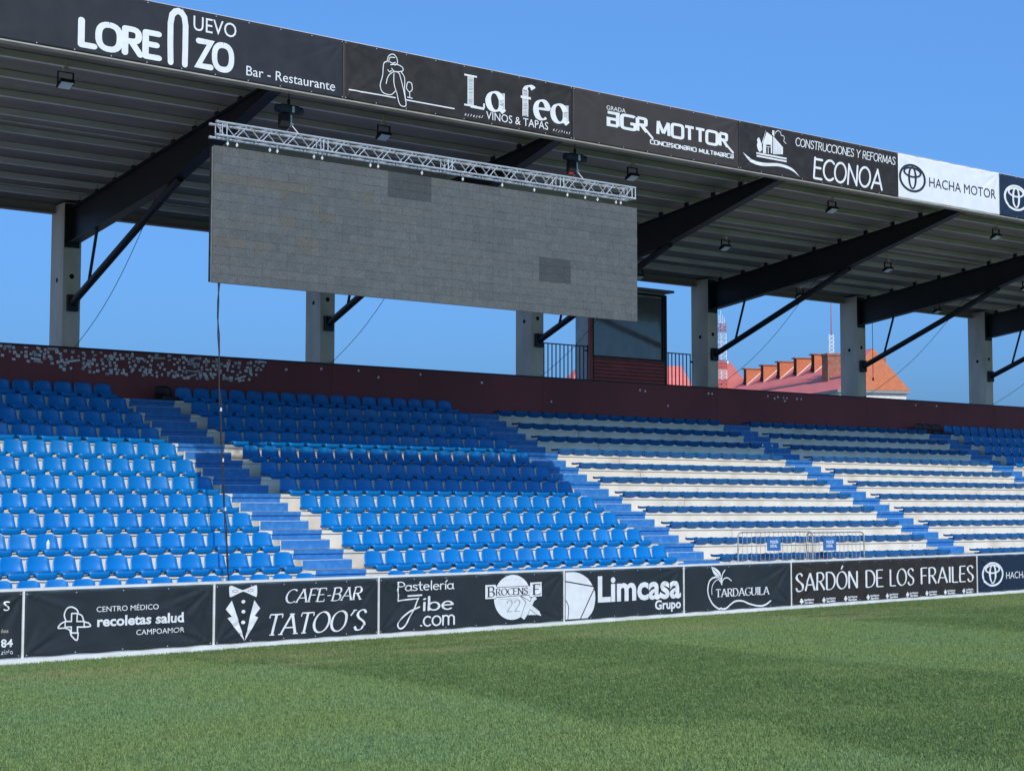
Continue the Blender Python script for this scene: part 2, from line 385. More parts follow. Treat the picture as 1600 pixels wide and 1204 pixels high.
def row_xs(x0, x1, n): return [x0+(x1-x0)*(i+.5)/n for i in range(n)]
S1 = row_xs(7.86, 15.86, 17); S2 = row_xs(17.38, 25.29, 17); S3 = row_xs(26.54, 34.70, 17); S4 = row_xs(35.90, 44.15, 17); S5 = row_xs(45.56, 53.6, 17)
S0 = row_xs(1.2, 6.4, 11)
backed, backless = [], []
for k in range(12):
    for j, x in enumerate(S1): backed.append((x, k, 17-j, 1))
    for j, x in enumerate(S2): backed.append((x, k, j+1, 2))
    for j, x in enumerate(S5): backed.append((x, k, j+1, 5))
    for j, x in enumerate(S3): backless.append((x, k, j+1, 3))
    for j, x in enumerate(S4): backless.append((x, k, j+1, 4))
def vis(t):
    x, k = t[0], t[1]
    p = (x, YK(k)+.2, ZK(k)+.3)
    if not in_view(p, 20): return False
    # hidden behind the boards?
    d = Vector(p)-CAM
    tt = (O_b-CAM).dot(n_b)/d.dot(n_b)
    return (CAM+d*tt).z > 1.00
ROWN = {11: 'top row', 10: 'second row down', 9: 'third row down', 8: 'fourth row down', 7: 'fifth row down', 6: 'sixth row down', 5: 'seventh row down', 4: 'eighth row down', 3: 'ninth row down', 2: 'tenth row down', 1: 'eleventh row down', 0: 'front row behind boards'}
def seat_label(t):
    x, k, j, s_ = t
    if s_ == 1: return 'backed blue seat, %s from the stairs, %s, block under the stickers' % (ORD[j], ROWN[k])
    if s_ == 2: return 'backed blue seat, %s from sticker-side stairs, %s, block under the screen' % (ORD[j], ROWN[k])
    if s_ == 5: return 'backed blue seat, %s from the stairs, %s, block past the red roofs' % (ORD[j], ROWN[k])
    if s_ == 3: return 'backless blue seat, %s from screen-side stairs, %s, block below the booth' % (ORD[j], ROWN[k])
    return 'backless blue seat, %s from booth-side stairs, %s, block below red roofs' % (ORD[j], ROWN[k])
def place_seats(lst, kind):
    seen = sorted([t for t in lst if vis(t)], key=lambda t: dist_to_cam((t[0], YK(t[1]), ZK(t[1]))))
    one, rest = seen[:300], seen[300:]
    rest += [t for t in lst if not vis(t) and t[0] > 5 and (in_view((t[0], YK(t[1]), ZK(t[1])), 260))]
    rr = random.Random(5)
    for t in one:
        r = empty('backed_seat' if kind else 'backless_seat', (t[0]+rr.uniform(-.004, .004), YK(t[1])+.012, ZK(t[1])), rr.uniform(-.012, .012), label=seat_label(t), cat='seat', group='blue seats with backs' if kind else 'blue seats without backs')
        r.rotation_euler.x = rr.uniform(-.01, .01)
        if kind: inst('seat_pan', me_pan, r); inst('backrest', me_back_f if rr.random() < .12 else me_back, r)
        else: inst('seat_pan', me_panb, r)
        inst('bracket', me_brk, r)
    s = MB()
    for t in rest:
        for me in ((me_pan, me_back) if kind else (me_panb,)):
            x, y, z = t[0], YK(t[1])+.012, ZK(t[1]); s.add([(v.co.x+x, v.co.y+y, v.co.z+z) for v in me.vertices], [tuple(p.vertices) for p in me.polygons])
    me = s.mesh('distant_seating', M_seat if kind else M_pad, True, fix=False); o = bpy.data.objects.new('distant_seating', me); COL.objects.link(o)
    tag(o, 'remaining blue seats with backs filling the farthest rows' if kind else 'remaining blue backless seats in the farthest rows', 'seats', kind='stuff')
place_seats(backed, 1); place_seats(backless, 0)
# dark seats left at the very top
for i, x in enumerate((17.12, 44.35, 44.80, 45.25)):
    lab = ['lone dark maroon seat at the top of the stairs under the stickers', 'dark maroon seat at the top of the far stairs, first from the backless seats',
           'dark maroon seat at the top of the far stairs, middle of three', 'dark maroon seat at the top of the far stairs, touching the blue backed seats'][i]
    r = empty('maroon_seat', (x, YK(11)+.06, ZK(11)+.012), label=lab, cat='seat', group='dark maroon seats')
    for nm, me in (('seat_pan', me_pan), ('backrest', me_back)):
        m2 = me.copy(); m2.materials.clear(); m2.materials.append(M_seatd); inst(nm, m2, r)
# water bottle
b_ = empty('water_bottle', (11.34, YK(2)+.16, ZK(2)+.088), label='small clear water bottle left standing on a blue seat', cat='bottle')
s = MB(); n_ = 12; pr = [(0, .028), (.005, .031), (.10, .031), (.125, .024), (.145, .013), (.155, .012)]
vs = [(r_*cos(2*pi*i/n_), r_*sin(2*pi*i/n_), z_) for z_, r_ in pr for i in range(n_)]
s.add(vs, [(a*n_+i, a*n_+(i+1) % n_, (a+1)*n_+(i+1) % n_, (a+1)*n_+i) for a in range(len(pr)-1) for i in range(n_)]+[tuple(range(n_))])
s.obj('bottle_body', M_water, b_, True); s = MB(); s.tube((0, 0, .155), (0, 0, .175), .015, 12); s.obj('cap', M_sign, b_)

# ------------------------------------------------------------------ back wall, stickers
bw = empty('back_wall', (0, WALL_Y, 0), label='long maroon painted parapet wall above the top row of seats', cat='wall')
wx = [XL, 8.3, 15.1, 21.9, 28.7, 35.4, 42.2, 49.0, 55.8, XR]
for a, b in zip(wx[:-1], wx[1:]):
    s = MB(); s.box(a+.004, 0, ZK(11)-.3, b-.004, .16, WALL_TOP-.002); s.obj('wall_panel', M_maroon, bw)
s = MB(); s.box(XL, -.012, WALL_TOP-.001, XR, .175, WALL_TOP+.035); s.obj('coping', M_black, bw)
rnd = random.Random(21)
def sticker(x, z, sx, sz, rot, kind, m):
    s = MB()
    if kind == 0:
        c, d = cos(rot), sin(rot); q = [(-sx, -sz), (sx, -sz), (sx, sz), (-sx, sz)]
        P = [(x+u*c-v*d, z+u*d+v*c) for u, v in q]
    else: sx = min(sx, .034); P = [(x+sx*cos(t*pi/5), z+sx*sin(t*pi/5)) for t in range(10)]
    n = len(P); off = -rnd.uniform(.0025, .0055)
    s.add([(px, off, pz) for px, pz in P]+[(px, off+.0015, pz) for px, pz in P], [tuple(range(n)), tuple(range(2*n-1, n-1, -1))]+[(i, (i+1) % n, n+(i+1) % n, n+i) for i in range(n)])
    s.obj('sticker', m, bw)
cnt = 0
taken = []
while cnt < 250:
    x = rnd.uniform(12.6, 20.0); depth = .50 if 14.8 < x < 19.6 else .34
    if x < 14.2 and rnd.random() < .45: continue
    z = WALL_TOP-.035-depth*rnd.random()**1.15
    if any(abs(x-a) < .078 and abs(z-b) < .046 for a, b in taken): continue
    taken.append((x, z)); cnt += 1
    kd = rnd.random(); lng = rnd.random() < .10
    sticker(x, z, rnd.uniform(.09, .16) if lng else rnd.uniform(.026, .050), rnd.uniform(.018, .028) if lng else rnd.uniform(.022, .040), rnd.gauss(0, .18), 1 if kd < .14 else 0, rnd.choice(M_stk))
for x, z in ((21.6, 5.57), (22.7, 5.58), (23.3, 5.44), (24.6, 5.58), (26.6, 5.46), (32.3, 5.51), (32.5, 5.49), (35.05, 5.53), (35.2, 5.53), (37.6, 5.56), (37.9, 5.50), (38.05, 5.55), (38.3, 5.54), (38.35, 5.44), (38.45, 5.53), (38.9, 5.53), (39.1, 5.53), (44.7, 5.56), (45.8, 5.57), (33.4, 5.1), (29.0, 5.05), (20.6, 5.5)):
    sticker(x, z, .035, .03, .2, rnd.choice((0, 1)), M_stk[0])

# ------------------------------------------------------------------ advertising boards along the pitch
bnds = [4.836, 8.75, 11.835, 15.017, 19.365, 22.742, 26.259, 33.801, 41.85]
pw = empty('perimeter_wall', (0, 0, 0), label='low white wall with pale capping that carries the black banners along the pitch', cat='wall')
def bbox_b(s, X0, X1, o0, o1, z0, z1, mi=0):
    P = [BP(X0, o0, z0), BP(X1, o0, z0), BP(X1, o1, z0), BP(X0, o1, z0), BP(X0, o0, z1), BP(X1, o0, z1), BP(X1, o1, z1), BP(X0, o1, z1)]
    s.add(P, [(0,3,2,1),(4,5,6,7),(0,1,5,4),(1,2,6,5),(2,3,7,6),(3,0,4,7)], mi)
for a, b in zip(range(-12, 66, 6), range(-6, 72, 6)):
    s = MB(); bbox_b(s, a+.003, b-.003, .0, -.12, .0, .985); s.obj('wall_panel', M_white, pw)
    s = MB(); bbox_b(s, a+.004, b-.004, .028, -.15, .986, 1.018); s.obj('capping', M_white, pw)
    s = MB(); bbox_b(s, a+.003, b-.003, .055, .0005, -.01, .074); s.obj('plinth', M_white, pw)
for X in bnds[1:]:
    s = MB(); bbox_b(s, X-.014, X+.014, .030, .0006, .076, .985); s.obj('joint_strip', M_white, pw)

# --- lettering engine
_cache = {}
def bfont(text, offset=0.0, spacing=1.0):
    cu = bpy.data.curves.new('t', 'FONT'); cu.body = text; cu.size = 1; cu.offset = offset; cu.space_character = spacing; cu.resolution_u = 3
    ob = bpy.data.objects.new('t', cu); COL.objects.link(ob); bpy.context.view_layer.update()
    dg = bpy.context.evaluated_depsgraph_get(); me = bpy.data.meshes.new_from_object(ob.evaluated_get(dg))
    v = [(p.co.x, p.co.y) for p in me.vertices]; f = [tuple(p.vertices) for p in me.polygons]
    bpy.data.objects.remove(ob); bpy.data.curves.remove(cu); bpy.data.meshes.remove(me); return v, f
CAPH = max(p[1] for p in bfont('H')[0])
def A(cx, cy, rx, ry, a0, a1, n=None):
    n = n or max(4, int(abs(a1-a0)/14)); sq = STY['sq']; out_ = []
    for i in range(n+1):
        t = radians(a0+(a1-a0)*i/n); c, s_ = cos(t), sin(t)
        out_.append((cx+rx*math.copysign(abs(c)**sq, c), cy+ry*math.copysign(abs(s_)**sq, s_)))
    return out_
def spl(p, n=5):
    o = []
    for i in range(len(p)-1):
        p0 = p[max(i-1, 0)]; p1 = p[i]; p2 = p[i+1]; p3 = p[min(i+2, len(p)-1)]
        for j in range(n):
            t = j/n
            o.append(tuple(.5*((2*p1[k])+(-p0[k]+p2[k])*t+(2*p0[k]-5*p1[k]+4*p2[k]-p3[k])*t*t+(-p0[k]+3*p1[k]-3*p2[k]+p3[k])*t**3) for k in (0, 1)))
    o.append(p[-1]); return o
STY = {'sq': 1}
def glyph(c):
    if STY['sq'] < .5:
        if c == 'a': return .68, [[(.02, .98), (.60, .98), (.60, .04)], [(.60, .04), (.06, .04), (.06, .52), (.60, .52)]]
        if c == 'e': return .68, [[(.62, .04), (.06, .04), (.06, .98), (.60, .98), (.60, .50), (.06, .50)]]
    L = lambda *p: list(p)
    if c == 'A': return .78, [L((.02, 0), (.38, 1)), L((.38, 1), (.76, 0)), L((.14, .33), (.63, .33))]
    if c == 'B': return .62, [L((.05, 0), (.05, 1)), L((.05, 1), (.3, 1))+A(.3, .76, .24, .24, 90, -90)+[(.05, .52)], L((.05, .52), (.32, .52))+A(.32, .26, .27, .26, 90, -90)+[(.05, 0)]]
    if c == 'C': return .70, [A(.42, .5, .40, .5, 48, 312)]
    if c == 'D': return .72, [L((.05, 0), (.05, 1)), L((.05, 1), (.26, 1))+A(.26, .5, .42, .5, 90, -90)+[(.05, 0)]]
    if c == 'E': return .56, [L((.05, 0), (.05, 1)), L((.05, 1), (.52, 1)), L((.05, .52), (.45, .52)), L((.05, 0), (.54, 0))]
    if c == 'F': return .54, [L((.05, 0), (.05, 1)), L((.05, 1), (.52, 1)), L((.05, .52), (.44, .52))]
    if c == 'G': return .76, [A(.42, .5, .40, .5, 48, 350)+[(.80, .42), (.52, .42)]]
    if c == 'H': return .74, [L((.06, 0), (.06, 1)), L((.66, 0), (.66, 1)), L((.06, .5), (.66, .5))]
    if c == 'I': return .20, [L((.10, 0), (.10, 1))]
    if c == 'J': return .45, [L((.35, 1), (.35, .2))+A(.18, .18, .17, .18, 0, -150)]
    if c == 'L': return .52, [L((.05, 1), (.05, 0)), L((.05, 0), (.5, 0))]
    if c == 'M': return .90, [L((.06, 0), (.10, 1)), L((.10, 1), (.45, .12)), L((.45, .12), (.80, 1)), L((.80, 1), (.84, 0))]
    if c == 'N': return .76, [L((.06, 0), (.06, 1)), L((.06, 1), (.68, 0)), L((.68, 0), (.68, 1))]
    if c in 'OÓ': return .82, [A(.41, .5, .38, .5, 90, 450)]+([L((.36, 1.14), (.50, 1.36))] if c == 'Ó' else [])
    if c == 'P': return .58, [L((.05, 0), (.05, 1)), L((.05, 1), (.29, 1))+A(.29, .74, .26, .26, 90, -90)+[(.05, .48)]]
    if c == 'R': return .64, [L((.05, 0), (.05, 1)), L((.05, 1), (.29, 1))+A(.29, .75, .25, .25, 90, -90)+[(.05, .5)], L((.27, .5), (.60, 0))]
    if c == 'S': return .56, [spl([(.50, .84), (.40, .97), (.26, 1.0), (.10, .92), (.06, .76), (.16, .60), (.34, .48), (.49, .34), (.48, .12), (.32, 0), (.14, .02), (.03, .18)], 4)]
    if c == 'T': return .64, [L((.32, 0), (.32, 1)), L((.01, 1), (.63, 1))]
    if c == 'U': return .72, [L((.06, 1), (.06, .32))+A(.36, .32, .30, .32, 180, 360)+[(.66, 1)]]
    if c == 'V': return .72, [L((.02, 1), (.36, 0)), L((.36, 0), (.70, 1))]
    if c == 'X': return .66, [L((.03, 1), (.63, 0)), L((.03, 0), (.63, 1))]
    if c == 'Y': return .66, [L((.02, 1), (.33, .48)), L((.64, 1), (.33, .48)), L((.33, .48), (.33, 0))]
    if c == 'Z': return .62, [L((.04, 1), (.58, 1), (.04, 0), (.60, 0))]
    if c == 'a': return .56, [A(.25, .30, .23, .30, 20, 340), L((.48, .62), (.48, .08), (.56, 0))]
    if c == 'b': return .56, [L((.06, 1.05), (.06, 0)), A(.28, .30, .22, .30, 150, -150)]
    if c == 'c': return .48, [A(.26, .31, .24, .31, 50, 310)]
    if c == 'e': return .54, [L((.04, .33), (.48, .36))+A(.27, .31, .22, .31, 15, 310)]
    if c == 'f': return .40, [A(.34, .86, .15, .16, 30, 180)+[(.19, 0)], L((.03, .62), (.38, .62))]
    if c in 'ií': return .20, [L((.10, .62), (.10, 0)), (L((.08, .86), (.12, .90)) if c == 'i' else L((.08, .80), (.22, 1.02)))]
    if c == 'l': return .20, [L((.10, 1.05), (.10, 0))]
    if c == 'm': return .82, [L((.06, .62), (.06, 0)), [(.06, .40)]+A(.23, .42, .17, .20, 170, 0)+[(.40, 0)], [(.40, .40)]+A(.57, .42, .17, .20, 170, 0)+[(.74, 0)]]
    if c == 'n': return .52, [L((.06, .62), (.06, 0)), [(.06, .40)]+A(.26, .40, .20, .22, 170, 0)+[(.46, 0)]]
    if c == 'o': return .58, [A(.28, .31, .25, .31, 90, 450)]
    if c == 'r': return .36, [L((.06, .62), (.06, 0)), [(.06, .36)]+A(.24, .42, .16, .2, 160, 50)]
    if c == 's': return .42, [spl([(.36, .54), (.22, .62), (.08, .54), (.10, .40), (.30, .26), (.36, .12), (.22, 0), (.05, .06)], 4)]
    if c == 't': return .40, [L((.18, .95), (.18, .12))+A(.29, .12, .11, .12, 180, 300), L((.02, .62), (.36, .62))]
    if c == '2': return .58, [spl([(.06, .76), (.12, .94), (.28, 1.0), (.46, .92), (.50, .74), (.40, .50), (.20, .24), (.05, .02)], 4), L((.05, .02), (.54, .02))]
    if c == '´': return .30, [L((.06, .74), (.24, 1.02))]
    if c == '-': return .38, [L((.05, .42), (.33, .42))]
    if c == '.': return .20, [L((.08, .04), (.12, .04))]
    return .34, []
def ribbon(pts, wfun, lift=0.0, closed=False):
    P = [pts[0]]
    for p in pts[1:]:
        if hypot(p[0]-P[-1][0], p[1]-P[-1][1]) > 1e-4: P.append(p)
    if len(P) < 2: return [], []
    v = []; f = []
    for i, p in enumerate(P):
        a = P[max(i-1, 0)]; b = P[min(i+1, len(P)-1)]
        if i in (0, len(P)-1) and closed: a, b = P[-2], P[1]
        d1 = Vector((p[0]-a[0], p[1]-a[1])) if i > 0 else Vector((b[0]-p[0], b[1]-p[1])); d2 = Vector((b[0]-p[0], b[1]-p[1])) if i < len(P)-1 else d1
        d1 = d1.normalized() if d1.length else d2.normalized(); d2 = d2.normalized() if d2.length else d1
        t = d1+d2; t = t.normalized() if t.length > .05 else d2
        nrm = Vector((-t.y, t.x)); k = min(1/max(nrm.dot(Vector((-d1.y, d1.x))), .5), 1.7)
        h = wfun(t)*.5*k; v += [(p[0]+nrm.x*h, p[1]+nrm.y*h, lift), (p[0]-nrm.x*h, p[1]-nrm.y*h, lift)]
    for i in range(len(P)-1): f.append((2*i, 2*i+1, 2*i+3, 2*i+2))
    return v, f
def disc2(c, r, lift, n=10):
    return [(c[0]+r*cos(2*pi*i/n), c[1]+r*sin(2*pi*i/n), lift) for i in range(n)], [tuple(range(n))]
STYLES = dict(
    round=dict(w=.235, rnd=1, track=.10, sq=.8), tech=dict(w=.215, sq=.36, track=.13), hand=dict(w=.115, rnd=1, track=.06, slant=.10, jig=.012),
    hand2=dict(w=.10, rnd=1, track=.03), thin=dict(w=.085, track=.14), serif=dict(thick=.155, thin=.055, serif=.10, track=.10),
    italic=dict(thick=.135, thin=.05, serif=.075, slant=.24, track=.08), flare=dict(thick=.135, thin=.05, track=.09, flare=1), serifhatch=dict(thick=.20, thin=.055, serif=.14, track=.10, hatch=1))
def stroke_text(text, style):
    st = STYLES[style]; STY['sq'] = st.get('sq', 1); x = 0; V = []; F = []; lift = 0; rj = random.Random(text)
    sl_ = st.get('slant', 0)
    phi_ = radians(18)
    def wf(t):
        if 'w' in st: return st['w']
        ang = atan2(t.y, t.x); return st['thin']+(st['thick']-st['thin'])*abs(sin(ang-phi_ if abs(t.x) > .1 else ang))**1.6
    def add(v, f):
        b = len(V); V.extend(v); F.extend([tuple(b+i for i in q) for q in f])
    for ch in text:
        adv, strokes = glyph(ch)
        sc_ = 1.0
        for s_ in strokes:
            jx, jy = (rj.uniform(-1, 1)*st.get('jig', 0) for _ in (0, 1))
            pts = [(p[0]+x+sl_*p[1]+jx, p[1]*(1+jy*2)+jy) for p in s_]; lift += .00012
            closed = hypot(pts[0][0]-pts[-1][0], pts[0][1]-pts[-1][1]) < .01
            add(*ribbon(pts, wf, lift, closed))
            if st.get('rnd') and not closed:
                for q in (pts[0], pts[-1]): lift += .00006; add(*disc2(q, st['w']/2, lift))
            elif 'w' in st and len(pts) > 2 and st.get('sq', 1) == 1: pass
            if st.get('serif') and len(s_) == 2 or (st.get('serif') and ch in 'BDPRJU' and abs(s_[0][0]-s_[1][0]) < .01):
                d = Vector((s_[1][0]-s_[0][0], s_[1][1]-s_[0][1])).normalized()
                if abs(d.y) > .6:
                    for q in (s_[0], s_[1]) if len(s_) == 2 else (s_[0],):
                        if q[1] < .02 or q[1] > .98 or (ch in 'irnm' and q[1] > .6):
                            yy = st['thin']*.4 if q[1] < .5 else q[1]-st['thin']*.4
                            hw = st['serif']+wf(d)*.35; lift += .00006; cx = q[0]+x+sl_*yy
                            add(*ribbon([(cx-hw, yy), (cx+hw, yy)], lambda t: st['thin'], lift))
                elif ch in 'ELTF' and abs(d.x) > .9:
                    q = s_[1]; up_ = -1 if q[1] > .9 else 1
                    for q in ((s_[0], s_[1]) if ch == 'T' else (s_[1],)):
                        if .1 < q[1] < .9: continue
                        lift += .00006; cx = q[0]+x+sl_*q[1]; add(*ribbon([(cx, q[1]+.01*up_), (cx+sl_*.16*up_, q[1]+.17*up_)], lambda t: st['thin'], lift))
        x += adv*sc_+st['track']
    if st.get('hatch'):
        # hollow hatching of the thick strokes: shorten faces by leaving slits
        V2 = []; F2 = []
        for q in F:
            P = [Vector(V[i]) for i in q]
            L1 = (P[3]-P[0]).length if len(q) == 4 else 0
            wd = (P[1]-P[0]).length if len(q) == 4 else 0
            if len(q) == 4 and wd > .12 and L1 > .3:
                n = int(L1/.028)
                for i in range(n):
                    a, b = i/n, (i+rj.uniform(.45, .8))/n; sk = .035/L1
                    c = [P[0].lerp(P[3], a), P[1].lerp(P[2], min(1, a+sk)), P[1].lerp(P[2], min(1, b+sk)), P[0].lerp(P[3], b)]
                    k = len(V2); V2 += [tuple(x_) for x_ in c]; F2.append((k, k+1, k+2, k+3))
                for e0, e1 in ((0, .12), (.88, 1)):
                    c = [P[0].lerp(P[1], e0), P[0].lerp(P[1], e1), P[3].lerp(P[2], e1), P[3].lerp(P[2], e0)]
                    k = len(V2); V2 += [(x_.x, x_.y, x_.z+.0001) for x_ in c]; F2.append((k, k+1, k+2, k+3))
            else:
                k = len(V2); V2 += [tuple(p) for p in P]; F2.append(tuple(range(k, k+len(q))))
        V, F = V2, F2
    return V, F
def text_box(text, style, x0, z0, width, cap):
    """(x, z, lift) vertices and faces of a text whose ink starts at x0, is width long and has capitals cap high."""
    if style in ('sans', 'bold'):
        v, f = bfont(text, .030 if style == 'bold' else 0); v = [(p[0], p[1], 0) for p in v]; ch = CAPH
        if text in ('ños', 'zielo'): pass
    else: v, f = stroke_text(text, style); ch = 1.0
    a = min(p[0] for p in v); b = max(p[0] for p in v)
    if text == 'recoletas salud': ch = CAPH
    return [(x0+(p[0]-a)*width/(b-a), z0+p[1]*cap/ch, p[2]) for p in v], f

class Banner:
    """A vinyl banner: P(x, z, off) maps its own metres to the world."""
    def __init__(s, P, W, z0, z1, material, label, seed, rows=(0,), folds=1.0, name='advertising_banner', group=None):
        s.P, s.W, s.z0, s.z1 = P, W, z0, z1; rr = random.Random(seed)
        s.c = [(cx, cz, rr.uniform(.5, 1.3)*folds*(1 if rr.random() < .75 else 0), rr.uniform(7, 13), rr.uniform(0, 6)) for cx in (0, W) for cz in (z0, z1)]
        s.ripple = [(rr.uniform(.3, 1.1), rr.uniform(0, 6), rr.uniform(-.5, .5)) for _ in range(3)]
        nx = max(24, int(W/.035)); nz = 26; m = MB(); vs = []
        s.edge = .006
        for j in range(nz+1):
            for i in range(nx+1):
                x, z = W*i/nx, z0+(z1-z0)*j/nz
                sag = .004*sin(x*9+seed) if j in (0, nz) else 0
                vs.append(P(x, z+sag, s.disp(x, z)))
        m.add(vs, [(j*(nx+1)+i, j*(nx+1)+i+1, (j+1)*(nx+1)+i+1, (j+1)*(nx+1)+i) for j in range(nz) for i in range(nx)])
        me = m.mesh(name, material, True, fix=False); s.o = bpy.data.objects.new(name, me); COL.objects.link(s.o)
        sd = s.o.modifiers.new('thickness', 'SOLIDIFY'); sd.thickness = .0015; sd.offset = 0
        tag(s.o, label, 'banner', group)
        g = MB(); k = 0
        n = max(4, int(W/.62))
        for i in range(n+1):
            for z in (z0+.025, z1-.025):
                x = .03+(W-.06)*i/n; q = P(x, z, s.disp(x, z)+.003); q2 = P(x, z, s.disp(x, z)+.006); g.tube(q, q2, .010, 8)
        g.obj('eyelets', M_alu, s.o)
    def disp(s, x, z):
        d = .011
        for cx, cz, a, fr, ph in s.c:
            dx, dz = x-cx, (z-cz)*1.6; r = hypot(dx, dz)
            if r < 1.5:
                an = atan2(abs(dz), abs(dx)); env = math.exp(-r/.55)*min(1, r/.06)
                d += a*.034*env*(sin(an*fr+ph)*.6+.4*sin(an*fr*2.1+ph*2))*sin(max(.0, min(1, an/1.57))*pi)**.5
        for a, ph, k in s.ripple: d += a*.0025*sin(x*2.3*(1+k)+z*3*k+ph)
        return .003+math.log1p(math.exp((d-.003)*250))/250
    def flat(s, name, v, f, material, lift=.0045):
        lift += .003
        bm = bmesh.new(); vs = [bm.verts.new((p[0], p[1], p[2] if len(p) > 2 else 0)) for p in v]
        for q in f:
            try: bm.faces.new([vs[i] for i in q])
            except ValueError: pass
        bmesh.ops.triangulate(bm, faces=[q for q in bm.faces if len(q.verts) > 3])
        for _ in range(3):
            le = [e for e in bm.edges if e.calc_length() > .07]
            if not le: break
            bmesh.ops.subdivide_edges(bm, edges=le, cuts=1); bmesh.ops.triangulate(bm, faces=[q for q in bm.faces if len(q.verts) > 3])
        bm.verts.index_update(); v = [q.co[:] for q in bm.verts]; f = [tuple(w.index for w in q.verts) for q in bm.faces]; bm.free()
        m = MB(); m.add([s.P(p[0], p[1], s.disp(p[0], p[1])+lift+(p[2] if len(p) > 2 else 0)*1.6) for p in v], f)
        me = m.mesh(name, material, False, fix=False)
        o = bpy.data.objects.new(name, me); COL.objects.link(o); o.parent = s.o; return o
    def text(s, text, x, z, wd, cap, style, material=None, lift=.0045):
        v, f = text_box(text, style, x, z, wd, cap); return s.flat('lettering', v, f, material or M_print, lift)
    def line(s, pts, wd, material=None, name='emblem', smooth=0, lift=.0045, closed=False, extra=None):
        p = spl(pts, smooth) if smooth else pts
        v, f = ribbon(p, lambda t: wd, 0, closed)
        if not closed:
            for i, q in enumerate((p[0], p[-1])):
                a, b = disc2(q, wd/2, .0002*(i+1)); k = len(v); v += a; f += [tuple(k+j for j in t) for t in b]
        return s.flat(name, v, f, material or M_print, lift)
    def poly(s, pts, material=None, name='emblem', lift=.0045):
        n = len(pts); bm = bmesh.new(); vs = [bm.verts.new((p[0], p[1], 0)) for p in pts]; bm.faces.new(vs); bmesh.ops.triangulate(bm, faces=bm.faces)
        bm.verts.index_update(); v = [v_.co[:] for v_ in bm.verts]; f = [tuple(q.index for q in fc.verts) for fc in bm.faces]; bm.free()
        return s.flat(name, v, f, material or M_print, lift)
    def ell(s, c, rx, rz, n=40): return [(c[0]+rx*cos(2*pi*i/n), c[1]+rz*sin(2*pi*i/n)) for i in range(n)]
    def ring(s, c, rx, rz, wd, material=None, lift=.0045, n=48):
        v = []; 
        for i in range(n):
            t = 2*pi*i/n
            for q in (1, -1): v.append((c[0]+(rx+q*wd[0]/2)*cos(t), c[1]+(rz+q*wd[1]/2)*sin(t)))
        f = [(2*i, 2*i+1, 2*((i+1) % n)+1, 2*((i+1) % n)) for i in range(n)]
        return s.flat('emblem', v, f, material or M_print, lift)
    def oval_badge(s, c, rx, rz, material=None):
        w_ = (rx*.155, rz*.155)
        s.ring(c, rx*.93, rz*.93, w_, material, .0045); s.ring((c[0], c[1]+rz*.42), rx*.62, rz*.32, (rx*.14, rz*.13), material, .0048); s.ring((c[0], c[1]+.02*rz), rx*.25, rz*.76, (rx*.15, rz*.12), material, .0051)

# --- lower banners
GB = 'black sponsor banners along the pitch wall'
labels_low = ['black banner cut off by the frame beside the white cross banner', 'dark banner with a white outlined medical cross and three lines of text', 'dark banner with a white bow tie, lapels and shirt buttons',
              'dark banner with pastry shop script and a round white bar emblem', 'dark banner with a white half disc crossed by black lines and bold lettering', 'dark banner with an outlined white apple',
              'long faded black banner with wide lettering and a row of small flower marks', 'dark banner with a white oval badge']
mats_low = [M_vblk]*6+[M_vblk2, M_vtoy]
LB = []
for i in range(8):
    X0, X1 = bnds[i]+.022, bnds[i+1]-.022
    base = bnds[i]
    def P(x, z, off, base=base): return BP(base+.022+ (x)*cos(PHI), .008+off, z)
    W = (X1-X0)/cos(PHI)
    LB.append(Banner(P, W, .090, .968, mats_low[i], labels_low[i], 31+i, folds=1.9 if i in (0, 1, 5) else 1.15, group=GB))
def sh(p, d=-.022): return [(q[0]+d, q[1]) for q in p]
b = LB[0]
b.text('S', 3.62, .733, .09, .125, 'sans'); b.text('ños', 3.60, .436, .10, .052, 'sans', M_cream); b.text('84', 3.60, .247, .165, .098, 'bold'); b.text('zielo', 3.60, .147, .17, .062, 'sans')
b = LB[1]
b.text('CENTRO MÉDICO', 1.103, .655, 1.016, .074, 'sans'); b.text('recoletas salud', 1.113, .453, 1.442, .135, 'bold'); b.text('CAMPOAMOR', 1.751, .3, .806, .075, 'sans')
cr = sh([(.727,.654),(.815,.651),(.817,.539),(.93,.534),(.932,.456),(.827,.461),(.828,.379),(.734,.384),(.732,.466),(.632,.471),(.631,.548),(.73,.544),(.727,.654)])
b.line(cr, .020)
b.line(sh([(.643,.552),(.616,.637),(.651,.724),(.725,.743),(.801,.707),(.828,.66)]), .020, smooth=6, lift=.0052)
b.line(sh([(.815,.651),(.891,.614),(.93,.534),(1.000,.508),(1.028,.463),(.932,.456)]), .020, smooth=4, lift=.0049)
b.line(sh([(.631,.548),(.565,.518),(.529,.461),(.633,.455),(.708,.423),(.735,.344),(.82,.279),(.838,.379)]), .020, smooth=4, lift=.0055)
b = LB[2]
b.poly(sh(spl([(.261,.923),(.304,.953),(.481,.887),(.554,.889),(.731,.942),(.776,.926),(.773,.785),(.734,.777),(.555,.848),(.481,.848),(.301,.783),(.272,.815),(.261,.923)], 3)[:-1]))
for c in ((.375, .868), (.655, .868)): b.ring((c[0]-.022, c[1]), .05, .018, (.008, .006), M_navyp, .0055)
b.poly(sh([(.317,.729),(.414,.486),(.558,.113),(.24,.469),(.318,.49),(.209,.602)])); b.poly(sh([(.726,.721),(.841,.593),(.738,.483),(.804,.456),(.561,.113),(.641,.427)]), lift=.0048)
for c in ((.525,.705),(.527,.555),(.53,.394)): b.poly(b.ell((c[0]-.022, c[1]), .036, .027, 16))
